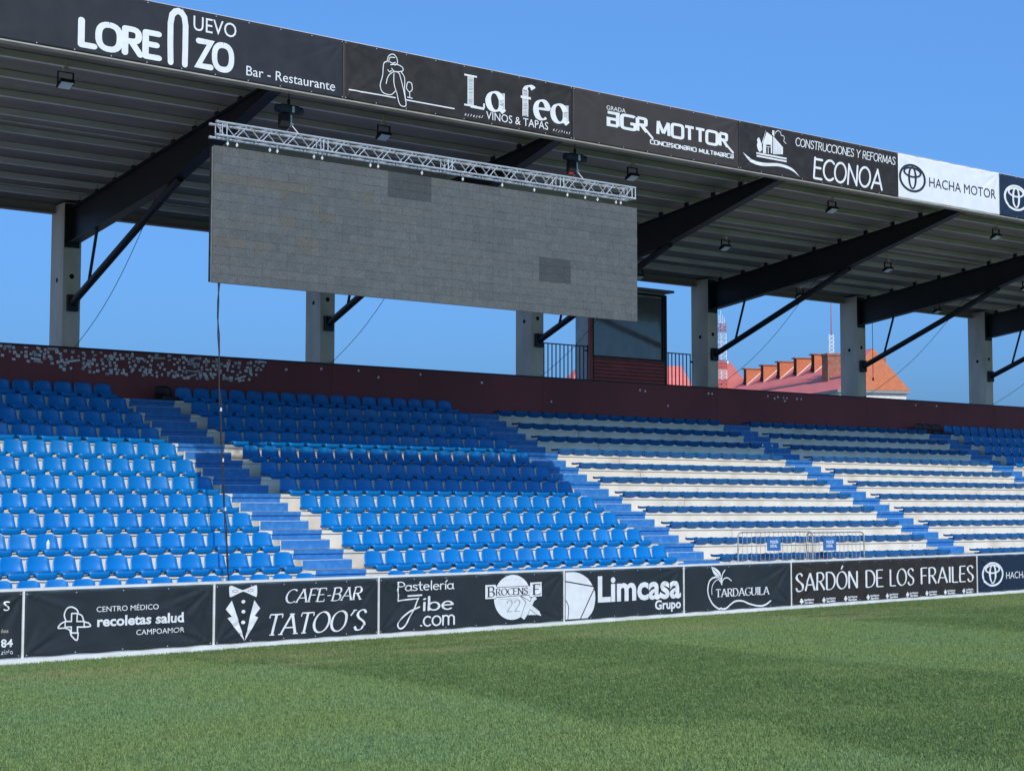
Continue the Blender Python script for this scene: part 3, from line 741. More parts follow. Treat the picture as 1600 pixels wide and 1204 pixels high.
b.text('CAFE-BAR', 1.298, .652, 1.54, .205, 'italic'); b.text('TATOO´S', .99, .17, 1.95, .315, 'italic')
b = LB[3]
b.text('Pastelería', .375, .757, 1.27, .145, 'hand2')
b.line(sh([(.420,.893),(.414,.735),(.408,.591)]), .022, smooth=3); b.line(sh([(.408,.599),(.582,.611),(.846,.620)]), .022, smooth=3, lift=.0052)
b.line(sh([(.634,.670),(.928,.675)]), .026); b.line(sh([(.857,.627),(.794,.511),(.689,.357),(.585,.204),(.481,.143),(.411,.186),(.463,.288),(.654,.411),(.883,.481)]), .026, smooth=6, lift=.0055)
b.text('ibe', .93, .418, .70, .215, 'hand2', lift=.0062); b.text('.com', .87, .16, .79, .25, 'hand2')
b.poly(sh(b.ell((3.064, .560), .455, .392, 44)))
b.poly(sh([(2.394,.799),(2.644,.799),(2.683,.745),(3.495,.747),(3.495,.809),(3.801,.812),(3.801,.55),(3.496,.544),(3.475,.587),(2.664,.574),(2.645,.547),(2.395,.548)]), lift=.0055)
b.line(sh([(2.394,.799),(2.644,.799),(2.683,.745),(3.495,.747),(3.495,.809),(3.801,.812),(3.801,.55),(3.496,.544),(3.475,.587),(2.664,.574),(2.645,.547),(2.395,.548),(2.394,.799)]), .010, M_navyp, lift=.0060, closed=True)
b.text('B', 2.42, .585, .19, .175, 'serif', M_navyp, .0066); b.text('ROCENS', 2.62, .605, .80, .115, 'serif', M_navyp, .0066); b.text('E', 3.53, .585, .21, .185, 'serif', M_navyp, .0066)
b.text('22', 2.89, .31, .35, .20, 'serif', M_grey, .0054)
b.poly(sh([(3.255,.581),(3.395,.463),(3.335,.353),(3.267,.201),(3.347,.15),(3.435,.236),(3.496,.332),(3.678,.226),(3.792,.198),(3.739,.294),(3.556,.4),(3.597,.469),(3.678,.509),(3.617,.562),(3.536,.542),(3.496,.473),(3.435,.504)]), lift=.0070)
b.line(sh([(3.255,.581),(3.395,.463),(3.335,.353),(3.267,.201),(3.347,.15),(3.435,.236),(3.496,.332),(3.678,.226),(3.792,.198),(3.739,.294),(3.556,.4),(3.597,.469),(3.678,.509),(3.617,.562),(3.536,.542),(3.496,.473),(3.435,.504),(3.255,.581)]), .010, M_navyp, lift=.0076, closed=True)
for i in range(7): b.line(sh([(2.82+i*.07, .845+.02*(i % 2)), (2.85+i*.07, .90-.012*abs(i-3))]), .006, M_grey, lift=.0054)
b.line(sh([(2.76, .54), (3.2, .535)]), .006, M_grey, lift=.0076)
b = LB[4]
b.poly([(max(.012, p[0]-.022), p[1]*.985+.006) for p in [(.032,.967),(.257,.968),(.400,.945),(.514,.901),(.628,.84),(.709,.764),(.780,.67),(.826,.569),(.832,.46),(.816,.364),(.785,.27),(.728,.192),(.62,.107),(.031,.107)]])
b.line([(.015,.795),(.805,.675)], .022, M_navyp, lift=.0056); b.line([(.786,.655),(.404,.11)], .024, M_navyp, lift=.0060); b.line([(.022,.452),(.080,.36),(.088,.25),(.072,.12)], .018, M_navyp, smooth=4, lift=.0064)
b.text('Limcasa', .882, .400, 2.40, .445, 'bold'); b.text('Grupo', 2.50, .189, .78, .165, 'bold')
b = LB[5]
b.poly(sh([(.851,.958),(.95,.945),(1.060,.90),(1.14,.84),(1.167,.78),(1.181,.72),(1.10,.735),(1.012,.765),(.93,.82),(.89,.88)]))
b.line(sh([(.90,.925),(1.02,.85),(1.15,.745)]), .012, M_navyp, smooth=3, lift=.0056)
b.line(sh([(1.191,.70),(1.215,.80),(1.297,.884)]), .026, smooth=4)
b.line(sh([(1.19,.615),(1.17,.70),(1.088,.746),(.97,.748),(.87,.725),(.781,.659),(.739,.52),(.76,.40),(.820,.30),(.90,.215),(1.00,.155),(1.10,.118),(1.16,.128),(1.22,.108),(1.34,.125),(1.46,.185),(1.601,.243),(1.74,.255),(1.891,.240),(2.05,.19),(2.21,.153),(2.37,.128),(2.534,.125),(2.68,.155),(2.809,.212)]), .034, smooth=5)
b.line(sh([(1.19,.615),(1.22,.68),(1.30,.725),(1.40,.72),(1.502,.663)]), .022, smooth=5, lift=.0056)
b.line(sh([(1.09,.715),(.97,.669),(.89,.59),(.862,.50),(.87,.41)]), .018, smooth=5, lift=.0060); b.line(sh([(1.19,.60),(1.15,.66),(1.10,.69)]), .03, smooth=4, lift=.0064)
b.text('TARDAGUILA', .975, .352, 1.776, .155, 'serif')
b = LB[6]
for t, x, wd in (('SARDÓN', .118, 2.329), ('DE', 2.748, .718), ('LOS', 3.727, 1.015), ('FRAILES', 5.023, 2.382)): b.text(t, x, .375, wd, .37, 'flare')
for x, z in ((.353,.154),(1.171,.153),(1.999,.157),(2.866,.153),(3.644,.142),(4.48,.139),(5.307,.139),(6.124,.139),(6.958,.137)):
    x -= .022; z = max(z, .155)
    for dx, dz in ((0, .035), (0, -.035), (-.035, 0), (.035, 0), (0, 0)): b.poly(b.ell((x+dx, z+dz), .030, .026, 10), lift=.0045+.0003*(dx > 0)+.0006*(dz > 0)+.0009*(dz < 0)+.0012*(dx == 0 == dz))
    b.text('turismo', x+.085, z+.008, .36, .048, 'bold'); b.text('Sardón', x+.10, z-.052, .33, .046, 'bold')
b = LB[7]
b.oval_badge((.712, .515), .52, .295); b.text('HACHA MOTOR', 1.371, .385, 2.27, .166, 'sans')

# --- upper banners on the roof fascia
PX = [8.6, 15.57, 20.9, 25.57, 30.87, 34.77, 39.5]; ZB0, ZT0 = 9.40, 10.46; YF = 2.3
GU = 'sponsor banners along the roof edge'
labels_up = ['slate banner on the roof edge with rounded white bar and restaurant lettering', 'black roof banner with a line-drawn crouching woman and a wine glass', 'faded charcoal roof banner with squared white car dealer lettering',
             'black roof banner with a white house drawing above a swoosh', 'white roof banner with dark oval badge and dark lettering', 'navy roof banner with a white oval badge']
mats_up = [M_vnavy, M_vblk2, M_vbrn, M_vblk2, M_vwht, M_vtoy]
UB = []
for i in range(6):
    def P(x, z, off, X0=PX[i]): return Vector((X0+x, YF-off, ZB0+z))
    W = PX[i+1]-PX[i]-.012
    UB.append(Banner(P, W, .0, 1.055, mats_up[i], labels_up[i], 51+i, folds=.8, group=GU))
b = UB[0]
b.text('UEVO', 3.995, .717, .81, .245, 'sans'); b.text('LORE', 1.96, .125, 1.47, .40, 'round'); b.text('ZO', 4.02, .13, .75, .42, 'round', lift=.0052); b.text('Bar - Restaurante', 5.006, .11, 1.776, .165, 'sans')
b.line([(3.587,.10),(3.576,.4),(3.574,.75),(3.60,.90),(3.655,.965),(3.715,.985),(3.775,.965),(3.825,.90),(3.85,.76),(3.850,.4),(3.847,.10)], .105, lift=.0060)
b = UB[1]
b.text('La fea', 2.66, .285, 2.58, .60, 'serifhatch'); b.text('VINOS & TAPAS'.replace('&', '&'), 3.179, .098, 1.519, .15, 'sans')
b.line([(.115,.183),(1.10,.186)], .022); b.line([(1.345,.184),(2.429,.182)], .022)
WM = {'head': [(.92,.841),(.952,.939),(1.047,.987),(1.123,.936),(1.143,.838),(1.086,.789)], 'hair': [(.953,.827),(.981,.912),(1.085,.929)], 'back': [(.92,.829),(.84,.775),(.819,.544),(.769,.357),(.831,.239),(.996,.225),(1.099,.309)],
 'thigh': [(.9,.418),(.946,.565),(1.063,.664),(1.173,.654),(1.221,.549),(1.28,.357),(1.339,.105),(1.292,.05)], 'shin': [(1.068,.637),(1.07,.445),(1.138,.255),(1.196,.083),(1.282,.05)], 'leg2': [(1.22,.69),(1.302,.582),(1.303,.361),(1.329,.184)],
 'arm': [(.991,.781),(1.133,.809),(1.253,.776),(1.253,.707),(1.087,.668),(1.015,.717)], 'face': [(.981,.831),(1.038,.817),(1.095,.842)], 'crook': [(.931,.675),(.969,.645),(1.011,.676)],
 'glass': [(1.365,.512),(1.346,.408),(1.404,.344),(1.471,.395),(1.461,.507)], 'rim': [(1.365, .512), (1.41, .526), (1.461, .507)], 'stem': [(1.414,.346),(1.419,.238)], 'foot': [(1.367,.238),(1.472,.234)]}
for i, p in enumerate(WM.values()): b.line(p, .017, smooth=5, lift=.0046+i*.00035)
rj = random.Random(4)
for x0 in (2.69, 4.84):
    for i in range(7):
        x = x0+i*.066; z = .115+rj.uniform(-.01, .01); b.line([(x-.012, z-.02), (x+.014, z+.024)], .010); 
        if i in (0, 3, 5): b.line([(x-.018, z+.004), (x+.02, z-.006)], .008, lift=.0056)
b = UB[2]
b.text('GRADA', .885, .735, .513, .085, 'sans'); b.text('aGR', .884, .42, 1.14, .27, 'tech'); b.text('MOTTOR', 2.243, .43, 2.10, .27, 'tech'); b.text('CONCeSIONaRIO MULTIMaRCa', 2.066, .20, 2.42, .082, 'tech')
b.line([(1.95,.47),(2.14,.32)], .05, lift=.0062); b.line([(4.27,.47),(4.477,.33)], .05, lift=.0062)
b = UB[3]
HS = {'front': [(.74,.676),(.857,.928),(1.031,.858),(1.025,.479),(.985,.472),(.981,.66),(.84,.646),(.837,.454),(.737,.441)], 'side': [(1.058,.862),(1.365,.657),(1.363,.5),(1.052,.459)], 'roof': [(.845,.997),(.741,.70),(.652,.547),(.70,.62),(.80,.86)],
      'chimney': [(1.032,.986),(1.1,.995),(1.098,.857),(1.031,.895)], 'base': [(.525,.436),(1.478,.434),(1.477,.396),(.524,.398)], 'base2': [(.537,.377),(1.477,.372),(1.476,.334),(.537,.339)]}
for i, (k_, p) in enumerate(HS.items()): b.poly(p, lift=.0045+i*.0003)
b.poly(spl([(.609,.776),(.555,.72),(.573,.66),(.545,.60),(.560,.52),(.624,.455),(.705,.507),(.700,.60),(.66,.70),(.609,.776)], 3)[:-1], lift=.0063)
for i in range(6): b.line([(1.04+i*.05, .84-i*.035), (1.04+i*.05, .47+i*.006)], .006, M_vblk2, lift=.0068)
b.line([(.90,.60),(.90,.46)], .02, lift=.0068); b.line([(.84, .60), (1.0, .61)], .012, lift=.0071)
b.line([(1.13,.93),(1.146,.965),(1.215,1.005),(1.296,.98),(1.315,.921),(1.397,.909),(1.416,.854),(1.395,.80),(1.469,.752)], .016, smooth=4)
sw_t = spl([(.111,.381),(.404,.256),(.767,.233),(1.238,.279),(1.645,.227),(1.897,.060)], 5); sw_b = spl([(.111,.381),(.338,.201),(.7,.154),(1.237,.213),(1.644,.17),(1.897,.060)], 5)
v = []; 
for i in range(len(sw_t)): v += [(*sw_t[i], 0), (*sw_b[i], 0)]
b.flat('emblem', v, [(2*i, 2*i+1, 2*i+3, 2*i+2) for i in range(len(sw_t)-1)], M_print)
b.text('CONSTRUCCIONES Y REFORMAS', 1.777, .752, 3.40, .175, 'hand'); b.text('ECONOA', 2.336, .10, 2.38, .45, 'hand')
b = UB[4]
b.oval_badge((.514, .517), .491, .333, M_navyp); b.text('HACHA MOTOR', 1.134, .39, 2.60, .225, 'sans', M_navyp)
b = UB[5]
b.oval_badge((.671, .513), .50, .326); b.text('HACHA MOTOR', 1.35, .39, 2.60, .225, 'sans')

# ------------------------------------------------------------------ roof
RX0, RX1 = 2.0, 62.0
def zr(y): return 9.045+.122*(12.76-y)             # underside of the purlins
roof = empty('grandstand_roof', (0, 0, 0), label='long grey metal canopy roof on purlins over the blue seating', cat='roof')
s = MB(); t = .05; y0, y1 = 2.42, 14.3
step_ = 3.39
xx = RX0
while xx < RX1-.1:
    s = MB(); x1_ = min(xx+step_, RX1)
    s.prism([(y0, zr(y0)+.125), (y1, zr(y1)+.125), (y1, zr(y1)+.155), (y0, zr(y0)+.155)], 'x', xx+.004, x1_-.004); s.obj('roof_sheet', M_roof, roof); xx += step_
ys_p = [12.76-.935*i for i in range(12)]
segs = [RX0]+[x+.2 for x in COLX if RX0 < x < RX1]+[RX1]
for y in ys_p:
    if y < 2.45: continue
    for a, b_ in zip(segs[:-1], segs[1:]):
        z = zr(y); s = MB()
        s.box(a+.01, y-.06, z, b_-.01, y+.05, z+.006); s.box(a+.01, y-.06, z+.0062, b_-.01, y-.055, z+.115); s.box(a+.01, y-.06, z+.1155, b_-.01, y+.045, z+.121); s.box(a+.01, y+.046, z+.0062, b_-.01, y+.05, z+.03)
        s.obj('purlin', M_purl, roof)
for y, dz in ((3.95, -.03), (8.35, -.02), (12.15, -.03)):     # conduits that feed the floodlights
    s = MB(); s.tube((RX0, y, zr(y)+dz), (RX1, y, zr(y)+dz), .018, 8); s.obj('conduit', M_purl, roof)
for a, b_ in zip(COLX[:-1], COLX[1:]):
    s = MB(); s.box(a+.44, 13.60, 8.86, b_-.01, 13.70, 9.06); s.box(a+.44, 13.54, 8.835, b_-.01, 13.76, 8.858); s.obj('eaves_beam', M_roof, roof)
s = MB(); s.box(RX0, 14.30, 9.1, RX1, 14.34, 9.30); s.obj('gutter', M_roof, roof)
# fascia frame behind the banners
s = MB(); s.box(RX0, 2.325, 9.41, RX1, 2.405, 10.448); s.obj('fascia_panel', M_roof, roof)
s = MB(); s.box(RX0, 2.285, 9.372, RX1, 2.47, 9.396); s.obj('fascia_trim', M_edge, roof)
s = MB(); s.box(RX0, 2.285, 10.458, RX1, 2.415, 10.468); s.obj('fascia_cap', M_purl, roof)

# beams with braces, one per column
def beam(i, x):
    r = empty('roof_beam', (x+.21, 12.95, 8.3), label=None, cat='beam', group='black steel roof beams')
    oy, oz = 12.95, 8.3
    top = lambda y: 8.90+.120*(12.72-y)
    pts = [(13.07, top(13.07)), (13.07, 8.12), (12.83, 8.14), (8.03, 8.72), (4.04, 9.78), (2.9, 9.98), (2.9, top(2.9))]
    web = MB(); web.prism([(a-oy, b-oz) for a, b in pts], 'x', -.012, .012); web.obj('web', M_black, r)
    f = MB(); n = [(a-oy, b-oz) for a, b in pts[1:6]]
    for (a, b), (c, d) in zip(n[:-1], n[1:]): f.prism([(a, b), (c, d), (c, d-.022), (a, b-.022)], 'x', -.125, .125)
    f.obj('bottom_flange', M_black, r)
    f = MB(); a, c = 13.07, 2.9; f.prism([(a-oy, top(a)-oz), (c-oy, top(c)-oz), (c-oy, top(c)-oz+.022), (a-oy, top(a)-oz+.022)], 'x', -.125, .125); f.obj('top_flange', M_black, r)
    f = MB(); f.box(-.20, 13.07-oy, 8.0-oz, .16, 13.096-oy, 9.0-oz); f.obj('end_plate', M_black, r)
    for y in ys_p:
        if y > 3: f = MB(); f.box(-.03, y-.05-oy, top(y)+.022-oz, .03, y+.05-oy, zr(y)-oz-.003); f.obj('purlin_post', M_black, r)
    f = MB(); f.tube((0, 13.05-oy, 6.72-oz), (0, 7.75-oy, 8.76-oz), .085, 14); f.obj('brace', M_black, r)
    f = MB(); f.box(-.12, 12.98-oy, 6.55-oz, .12, 13.09-oy, 6.92-oz); f.obj('brace_plate', M_black, r)
    f = MB(); f.tube((0, 11.75-oy, 8.27-oz), (0, 12.15-oy, 7.12-oz), .035, 10); f.obj('strut', M_black, r)
    return r
bl = ['black steel roof beam past the screen on the sticker side, outside the picture', 'black roof beam and brace rising from the column above the sticker wall', 'black roof beam whose middle is hidden by the hanging screen',
      'black roof beam emerging behind the screen beside the booth', 'black roof beam and brace rising beside the commentary booth', 'black roof beam and brace rising over the red roofed building', 'black roof beam and brace beyond the red roofed building', 'black roof beam farthest along the stand']
cl = ['concrete column beyond the sticker wall', 'tall concrete column above the sticker wall', 'concrete column below the hanging screen, mostly hidden by it', 'concrete column beside the railing, under the screen corner',
      'concrete column between the booth railing and the red and white mast', 'concrete column in front of the red roofed building', 'concrete column standing against open sky past the red roofs', 'concrete column farthest along the stand']
for i, x in enumerate(COLX):
    r = beam(i, x); r['label'] = bl[i]
    c = empty('concrete_column', (x, 13.1, 0), label=cl[i], cat='column', group='concrete columns behind the parapet')
    s = MB(); s.bevbox(0, 0, 0, .43, .72, 9.03, .012); s.obj('shaft', M_col, c)
    for (hx, hz) in ((.21, 7.35), (.21, 6.20)):
        if hz != 6.20: s = MB(); s.tube((hx, -.0015, hz), (hx, -.004, hz), .058, 14); s.obj('hole', M_dark, c)
    s = MB(); s.tube((-.0015, .33, 7.28), (-.004, .33, 7.28), .055, 14); s.obj('hole', M_dark, c)
    # slack stay wire
    w_ = empty('stay_wire', (x+.3, 12.9, 5.7), label='thin slack stay wire %s' % ['beyond the sticker wall', 'running down to the sticker wall', 'emerging below the screen', 'beside the railing', 'crossing the sky beside the mast', 'in front of the red roofs', 'in open sky past the red roofs', 'farthest along the stand'][i], cat='wire', group='stay wires')
    P0 = Vector((0, -4.0, 3.02)); P1 = Vector((0, .25, 0)); pts = [P0.lerp(P1, t/14)-Vector((0, 0, .35*sin(pi*t/14))) for t in range(15)]
    s = MB(); s.path(pts, .007, 5); s.obj('wire', M_cable, w_)

r = empty('hanging_cable', (42.3, 12.69, 7.70), label='thin dangling cable with a small weight in front of the orange gable roof', cat='cable')
s = MB(); s.tube((0, 0, 0), (0, 0, .62), .010, 6); s.tube((0, 0, 0), (0, 0, -1.35), .010, 6); s.obj('cable', M_cable, r)
s = MB(); s.tube((0, 0, -1.352), (0, 0, -1.45), .028, 8); s.obj('weight', M_cable, r)
# floodlights
fl_proto = None
fl_lab = {5.0: 'front row', 8.85: 'middle row', 12.3: 'back row'}
bays = ['sticker wall', 'screen edge', 'screen', 'commentary booth', 'red roofed building', 'far backed seats']
for j, y in enumerate((5.0, 8.85, 12.3)):
    for i in range(6):
        x = 11.50+6.71*i+(.0 if y < 6 else .1)
        if y > 6 and i in (0,) or (y == 8.85 and i == 1): continue
        if fl_proto is None:
            r = empty('floodlight', (0, 0, 0), cat='floodlight', group='floodlights under the roof')
            s = MB(); s.box(-.15, -.02, -.02, -.135, .02, .20); s.box(.135, -.02, -.02, .15, .02, .20); s.box(-.15, -.02, .2005, .15, .02, .215); s.obj('bracket', M_black, r)
            # the housing, tilted toward the seats
            q = MB(); q.bevbox(-.13, -.12, -.03, .13, .12, .03, .01); me = q.mesh('housing', M_black); h = inst('housing', me, r); h.rotation_euler.x = radians(-22)
            q = MB(); q.box(-.11, -.10, -.036, .11, .10, -.031); me = q.mesh('lens', M_lens); inst('lens', me, h)
            q = MB(); [q.box(-.11+.035*k, -.09, .0305, -.10+.035*k, .09, .055) for k in range(7)]; me = q.mesh('cooling_fins', M_black); inst('cooling_fins', me, h)
            s = MB(); s.box(-.045, -.045, .2155, .045, .045, .30); s.obj('junction_box', M_purl, r)
            s = MB(); s.tube((0, 0, .3005), (0, 0, .42), .012, 8); s.obj('hanger', M_purl, r)
            fl_proto = r
        else: r = copy_tree(fl_proto)
        r.location = (x, y, zr(y)-.42); r.rotation_euler.z = .0
        r['label'] = 'small black floodlight under the roof, %s, bay over the %s' % (fl_lab[y], bays[i])

# ------------------------------------------------------------------ LED screen, truss, hoists
SY = 2.8; SX0, SX1, SZ0, SZ1 = 13.275, 23.06, 5.965, 8.34
scr = empty('led_screen', ((SX0+SX1)/2, SY, SZ0), label='large blank grey video screen of LED modules hanging from a truss under the roof', cat='screen')
ox, oz = (SX0+SX1)/2, SZ0
nx_, nz_ = 60, 15; mw, mh = (SX1-SX0)/nx_, (SZ1-SZ0)/nz_
s = MB(); s.box(SX0-ox+.006, .012, .006, SX1-ox-.006, .075, SZ1-oz-.006); s.obj('cabinet', M_corn, scr)
q = MB()
for i in range(11): q.box(SX0-ox+i*(SX1-SX0-.06)/10, .0755, .02, SX0-ox+i*(SX1-SX0-.06)/10+.06, .13, SZ1-oz-.02)
for j in range(6): q.box(SX0-ox, .0757, .02+j*.45, SX1-ox, .11, .06+j*.45)
q.obj('rear_frame', M_black, scr)
rl = random.Random(9); cells = [(i, j) for i in range(nx_) for j in range(nz_)]
def patch_of(i, j):
    x = SX0+(i+.5)*mw; z = SZ0+(j+.5)*mh
    if 16.92 < x < 17.82 and z > 7.80: return LEDD
    if 20.47 < x < 21.34 and 6.60 < z < 7.12: return LEDD
    q_ = rl.random()
    if x < 17.5 and q_ < .015: return LEDB
    if x < 16.8 and q_ < .18 and z > 6.6: return LEDW
    return rl.choice(LED)
led_mesh = {}
rest = MB(); allm = LED+[LEDD, LEDB, LEDW]; big = set(rl.sample(cells, 300)); big = set(sorted(cells, key=lambda c: (c[0], c[1]))[:300])
tint = {}
for (i, j) in cells:
    m = patch_of(i, j)
    if rl.random() < .55 and (i-1, j) in tint and tint[(i-1, j)] not in (LEDD,) and m is not LEDD: m = tint[(i-1, j)]
    tint[(i, j)] = m
    x, z = SX0+i*mw-ox, SZ0+j*mh-oz; g_ = .0009; off = rl.uniform(-.0025, .0025)
    if (i, j) in big:
        if m not in led_mesh:
            q = MB(); q.bevbox(g_*.6, -.010, g_*1.6, mw-g_*.6, .012, mh-g_*1.6, .0016); led_mesh[m] = q.mesh('led_module', m)
        o = inst('led_module', led_mesh[m], scr, (x, off, z)); o.rotation_euler = (.030+rl.uniform(-.022, .022), 0, rl.uniform(-.008, .008))
    else:
        rest.bevbox(x+g_, -.010+off, z+g_, x+mw-g_, .012, z+mh-g_, .0018, allm.index(m))
o = rest.obj('led_modules', allm, scr); o['kind'] = 'stuff'

tr = empty('lighting_truss', (13.4, SY, 8.5), label='silver aluminium box truss hung by two hoists above the screen', cat='truss')
TX0, TX1, TZ0, TZ1, TW = 13.30, 22.92, 8.49, 8.72, .125
tl = TX1-TX0; ntr = 3
for (yy, zz) in ((-TW, 0), (TW, 0), (-TW, TZ1-TZ0), (TW, TZ1-TZ0)):
    s = MB(); s.tube((-.1, yy, zz), (tl-.1, yy, zz), .022, 10); s.obj('chord', M_alu, tr)
nd = 38
for side in (-TW, TW):
    for i in range(nd):
        a = -.02+i*(tl-.16)/nd; b_ = a+(tl-.16)/nd; lo_, hi_ = .0, TZ1-TZ0
        s = MB(); s.tube((a+.01, side, lo_ if i % 2 else hi_), (b_-.01, side, hi_ if i % 2 else lo_), .0095, 7); s.obj('diagonal', M_alu, tr)
s = MB()
for lvl in (0, TZ1-TZ0):
    for i in range(nd//2): a = i*2*(tl-.16)/nd; s.tube((a, -TW, lvl), (a+(tl-.16)/nd, TW, lvl), .0085, 6); s.tube((a+(tl-.16)/nd, TW, lvl), (a+2*(tl-.16)/nd, -TW, lvl), .0085, 6)
s.obj('cross_bracing', M_alu, tr)
for xk in (-.03, 2.0, 4.75, 7.5, tl-.2):
    s = MB()
    for xd in (0, .09):
        for yy in (-TW, TW): s.tube((xk+xd, yy, 0), (xk+xd, yy, TZ1-TZ0), .010, 7)
        s.tube((xk+xd, -TW, 0), (xk+xd, TW, 0), .009, 6); s.tube((xk+xd, -TW, TZ1-TZ0), (xk+xd, TW, TZ1-TZ0), .009, 6)
    s.obj('end_frame', M_alu, tr)
for yy in (-TW, TW):
    for zz in (0, TZ1-TZ0): s = MB(); s.tube((-.15, yy, zz), (-.1, yy, zz), .027, 10); s.obj('coupler', M_alu, tr)
# hooks that carry the screen
hk = None
hx_ = [15.25, 15.42, 16.45, 16.62, 17.6, 18.55, 19.5, 20.3, 21.15, 21.95, 21.62, 22.45, 22.58, 13.52, 13.70, 14.35, 14.50]
for k, X in enumerate(sorted(hx_)):
    if hk is None:
        r = empty('hanging_clamp', (0, 0, 0), cat='clamp', group='clamps between truss and screen')
        s = MB(); s.tube((0, -.015, .13), (0, .015, .13), .026, 10); s.tube((0, 0, .04), (0, 0, .12), .007, 6); s.obj('hook', M_alu, r)
        s = MB(); s.prism([(-.006, .06), (.006, .06), (.022, .0), (-.022, .0)], 'y', -.012, .012); s.tube((0, 0, -.0005), (0, 0, -.02), .010, 8); s.obj('shackle', M_white, r); hk = r
    else: r = copy_tree(hk)
    r.location = (X, SY-.04, SZ1+.035); r['label'] = 'small silver clamp joining truss and screen, %s counted from the sticker-wall end' % ORD[k+1]
# hoists
for k, X in enumerate((14.79, 21.45)):
    r = empty('chain_hoist', (X, SY+.08, 8.95), label=['black chain hoist over the truss end near the sticker wall', 'black chain hoist with a red chain bag over the truss end near the booth'][k], cat='hoist', group='chain hoists')
    s = MB(); s.bevbox(-.20, -.09, .17, .20, .09, .33, .03); s.obj('motor_body', M_black, r)
    s = MB(); s.tube((-.26, 0, .25), (-.2005, 0, .25), .075, 14); s.tube((.2005, 0, .25), (.27, 0, .25), .075, 14); s.obj('motor_cap', mat('hoist_dark_blue', (.02, .03, .055), .4), r)
    s = MB(); s.box(.02, -.094, .19, .07, -.0905, .30); s.obj('label_plate', M_tape, r)
    s = MB(); s.bevbox(-.19, -.08, -.10, .0, .06, .165, .02); s.obj('chain_bag', M_dark, r)
    if k: s = MB(); s.bevbox(-.195, -.085, -.115, -.09, -.02, -.075, .01); s.obj('red_trim', M_red, r)
    s = MB()
    ztop = zr(2.88)+.0-8.95
    n = 16
    for i in range(n):
        z = .335+(ztop-.335)*i/n; s.tube((0, 0, z), (0, 0, z+(ztop-.335)/n*.8), .016 if i % 2 else .010, 6)
    s.tube((0, 0, .33), (0, 0, .43), .03, 8); s.obj('chain', M_black, r)
    s = MB(); s.tube((.06, 0, -.02), (.05, 0, .165), .018, 8); s.tube((.06, 0, -.02), (.20, -.10, -.23), .010, 6); s.tube((.06, 0, -.02), (-.06, .10, -.23), .010, 6); s.tube((.02, 0, .0), (.10, 0, .0), .02, 8); s.obj('sling', M_tape, r)
    s = MB(); s.box(-.10, -.05, ztop, .10, .05, ztop+.03); s.obj('beam_clamp', M_black, r)
# power cable from the screen down to the walkway
cb = empty('power_cable', (13.41, SY, SZ0), label='thin black cable hanging from the corner of the screen down to the boards', cat='cable')
for nm, dx in (('cable_strand', 0), ('cable_strand', .035)):
    pts = [Vector((dx*(1-.6*abs(sin(t*.9)))+.36*(t/20)**1.6+.012*sin(t*1.7+dx*60), .02+dx, -5.95*t/20)) for t in range(21)]
    s = MB(); s.path(pts, .011, 6); s.obj(nm, M_cable, cb)
s = MB()
for t, dx in ((7.3, 0), (10.2, .01), (13.0, 0)): z = -5.95*t/20; x = .36*(t/20)**1.6; s.box(x-.006+dx, .0, z-.03, x+.022, .04, z+.03)
s.obj('white_tape', M_tape, cb)

# ------------------------------------------------------------------ crowd barriers
for k, (X0, X1) in enumerate(((26.62, 29.05), (28.92, 30.92))):
    Yb = 3.45+.07*k; zb_ = ZK(0); H = [1.59, 1.565][k]-zb_
    r = empty('crowd_barrier', (X0, Yb, zb_), label=['long galvanised crowd barrier with blue sign behind the apple banner', 'galvanised crowd barrier with blue sign behind the wide lettered banner'][k], cat='barrier', group='crowd barriers behind the boards')
    Lx = X1-X0; z0 = .18; rr_ = .12
    s = MB(); pts = [(0, 0, z0)]+[(rr_-rr_*cos(t*pi/8), 0, H-rr_+rr_*sin(t*pi/8)) for t in range(5)]+[(Lx-rr_+rr_*sin(t*pi/8), 0, H-rr_+rr_*cos(t*pi/8)) for t in range(5)]+[(Lx, 0, z0), (0, 0, z0)]
    s.path(pts, .017, 8); s.obj('frame', M_galv, r)
    nb_ = int(Lx/.135)
    for i in range(1, nb_):
        x = Lx*i/nb_; s = MB(); s.tube((x, 0, z0), (x, 0, H-.012), .006, 6); s.obj('bar', M_galv, r)
    for x in (.3, Lx-.3): s = MB(); s.tube((x, -.25, .01), (x, .25, .01), .015, 6); s.tube((x, 0, .02), (x, 0, z0), .015, 6); s.obj('foot', M_galv, r)
    sx = [.90, .55][k]; s = MB(); s.box(sx, -.024, H-.42, sx+.44, -.0175, H-.12); so_ = s.obj('sign', M_sign, r)
    for tx, zz, wd in (('POLICÍA', H-.25, .26), ('LOCAL', H-.34, .22)):
        v, f = text_box(tx, 'bold', sx+.10, zz, wd, .06); q = MB(); q.add([(p[0], -.0265, p[1]) for p in v], f); q.obj('lettering', M_print, so_)

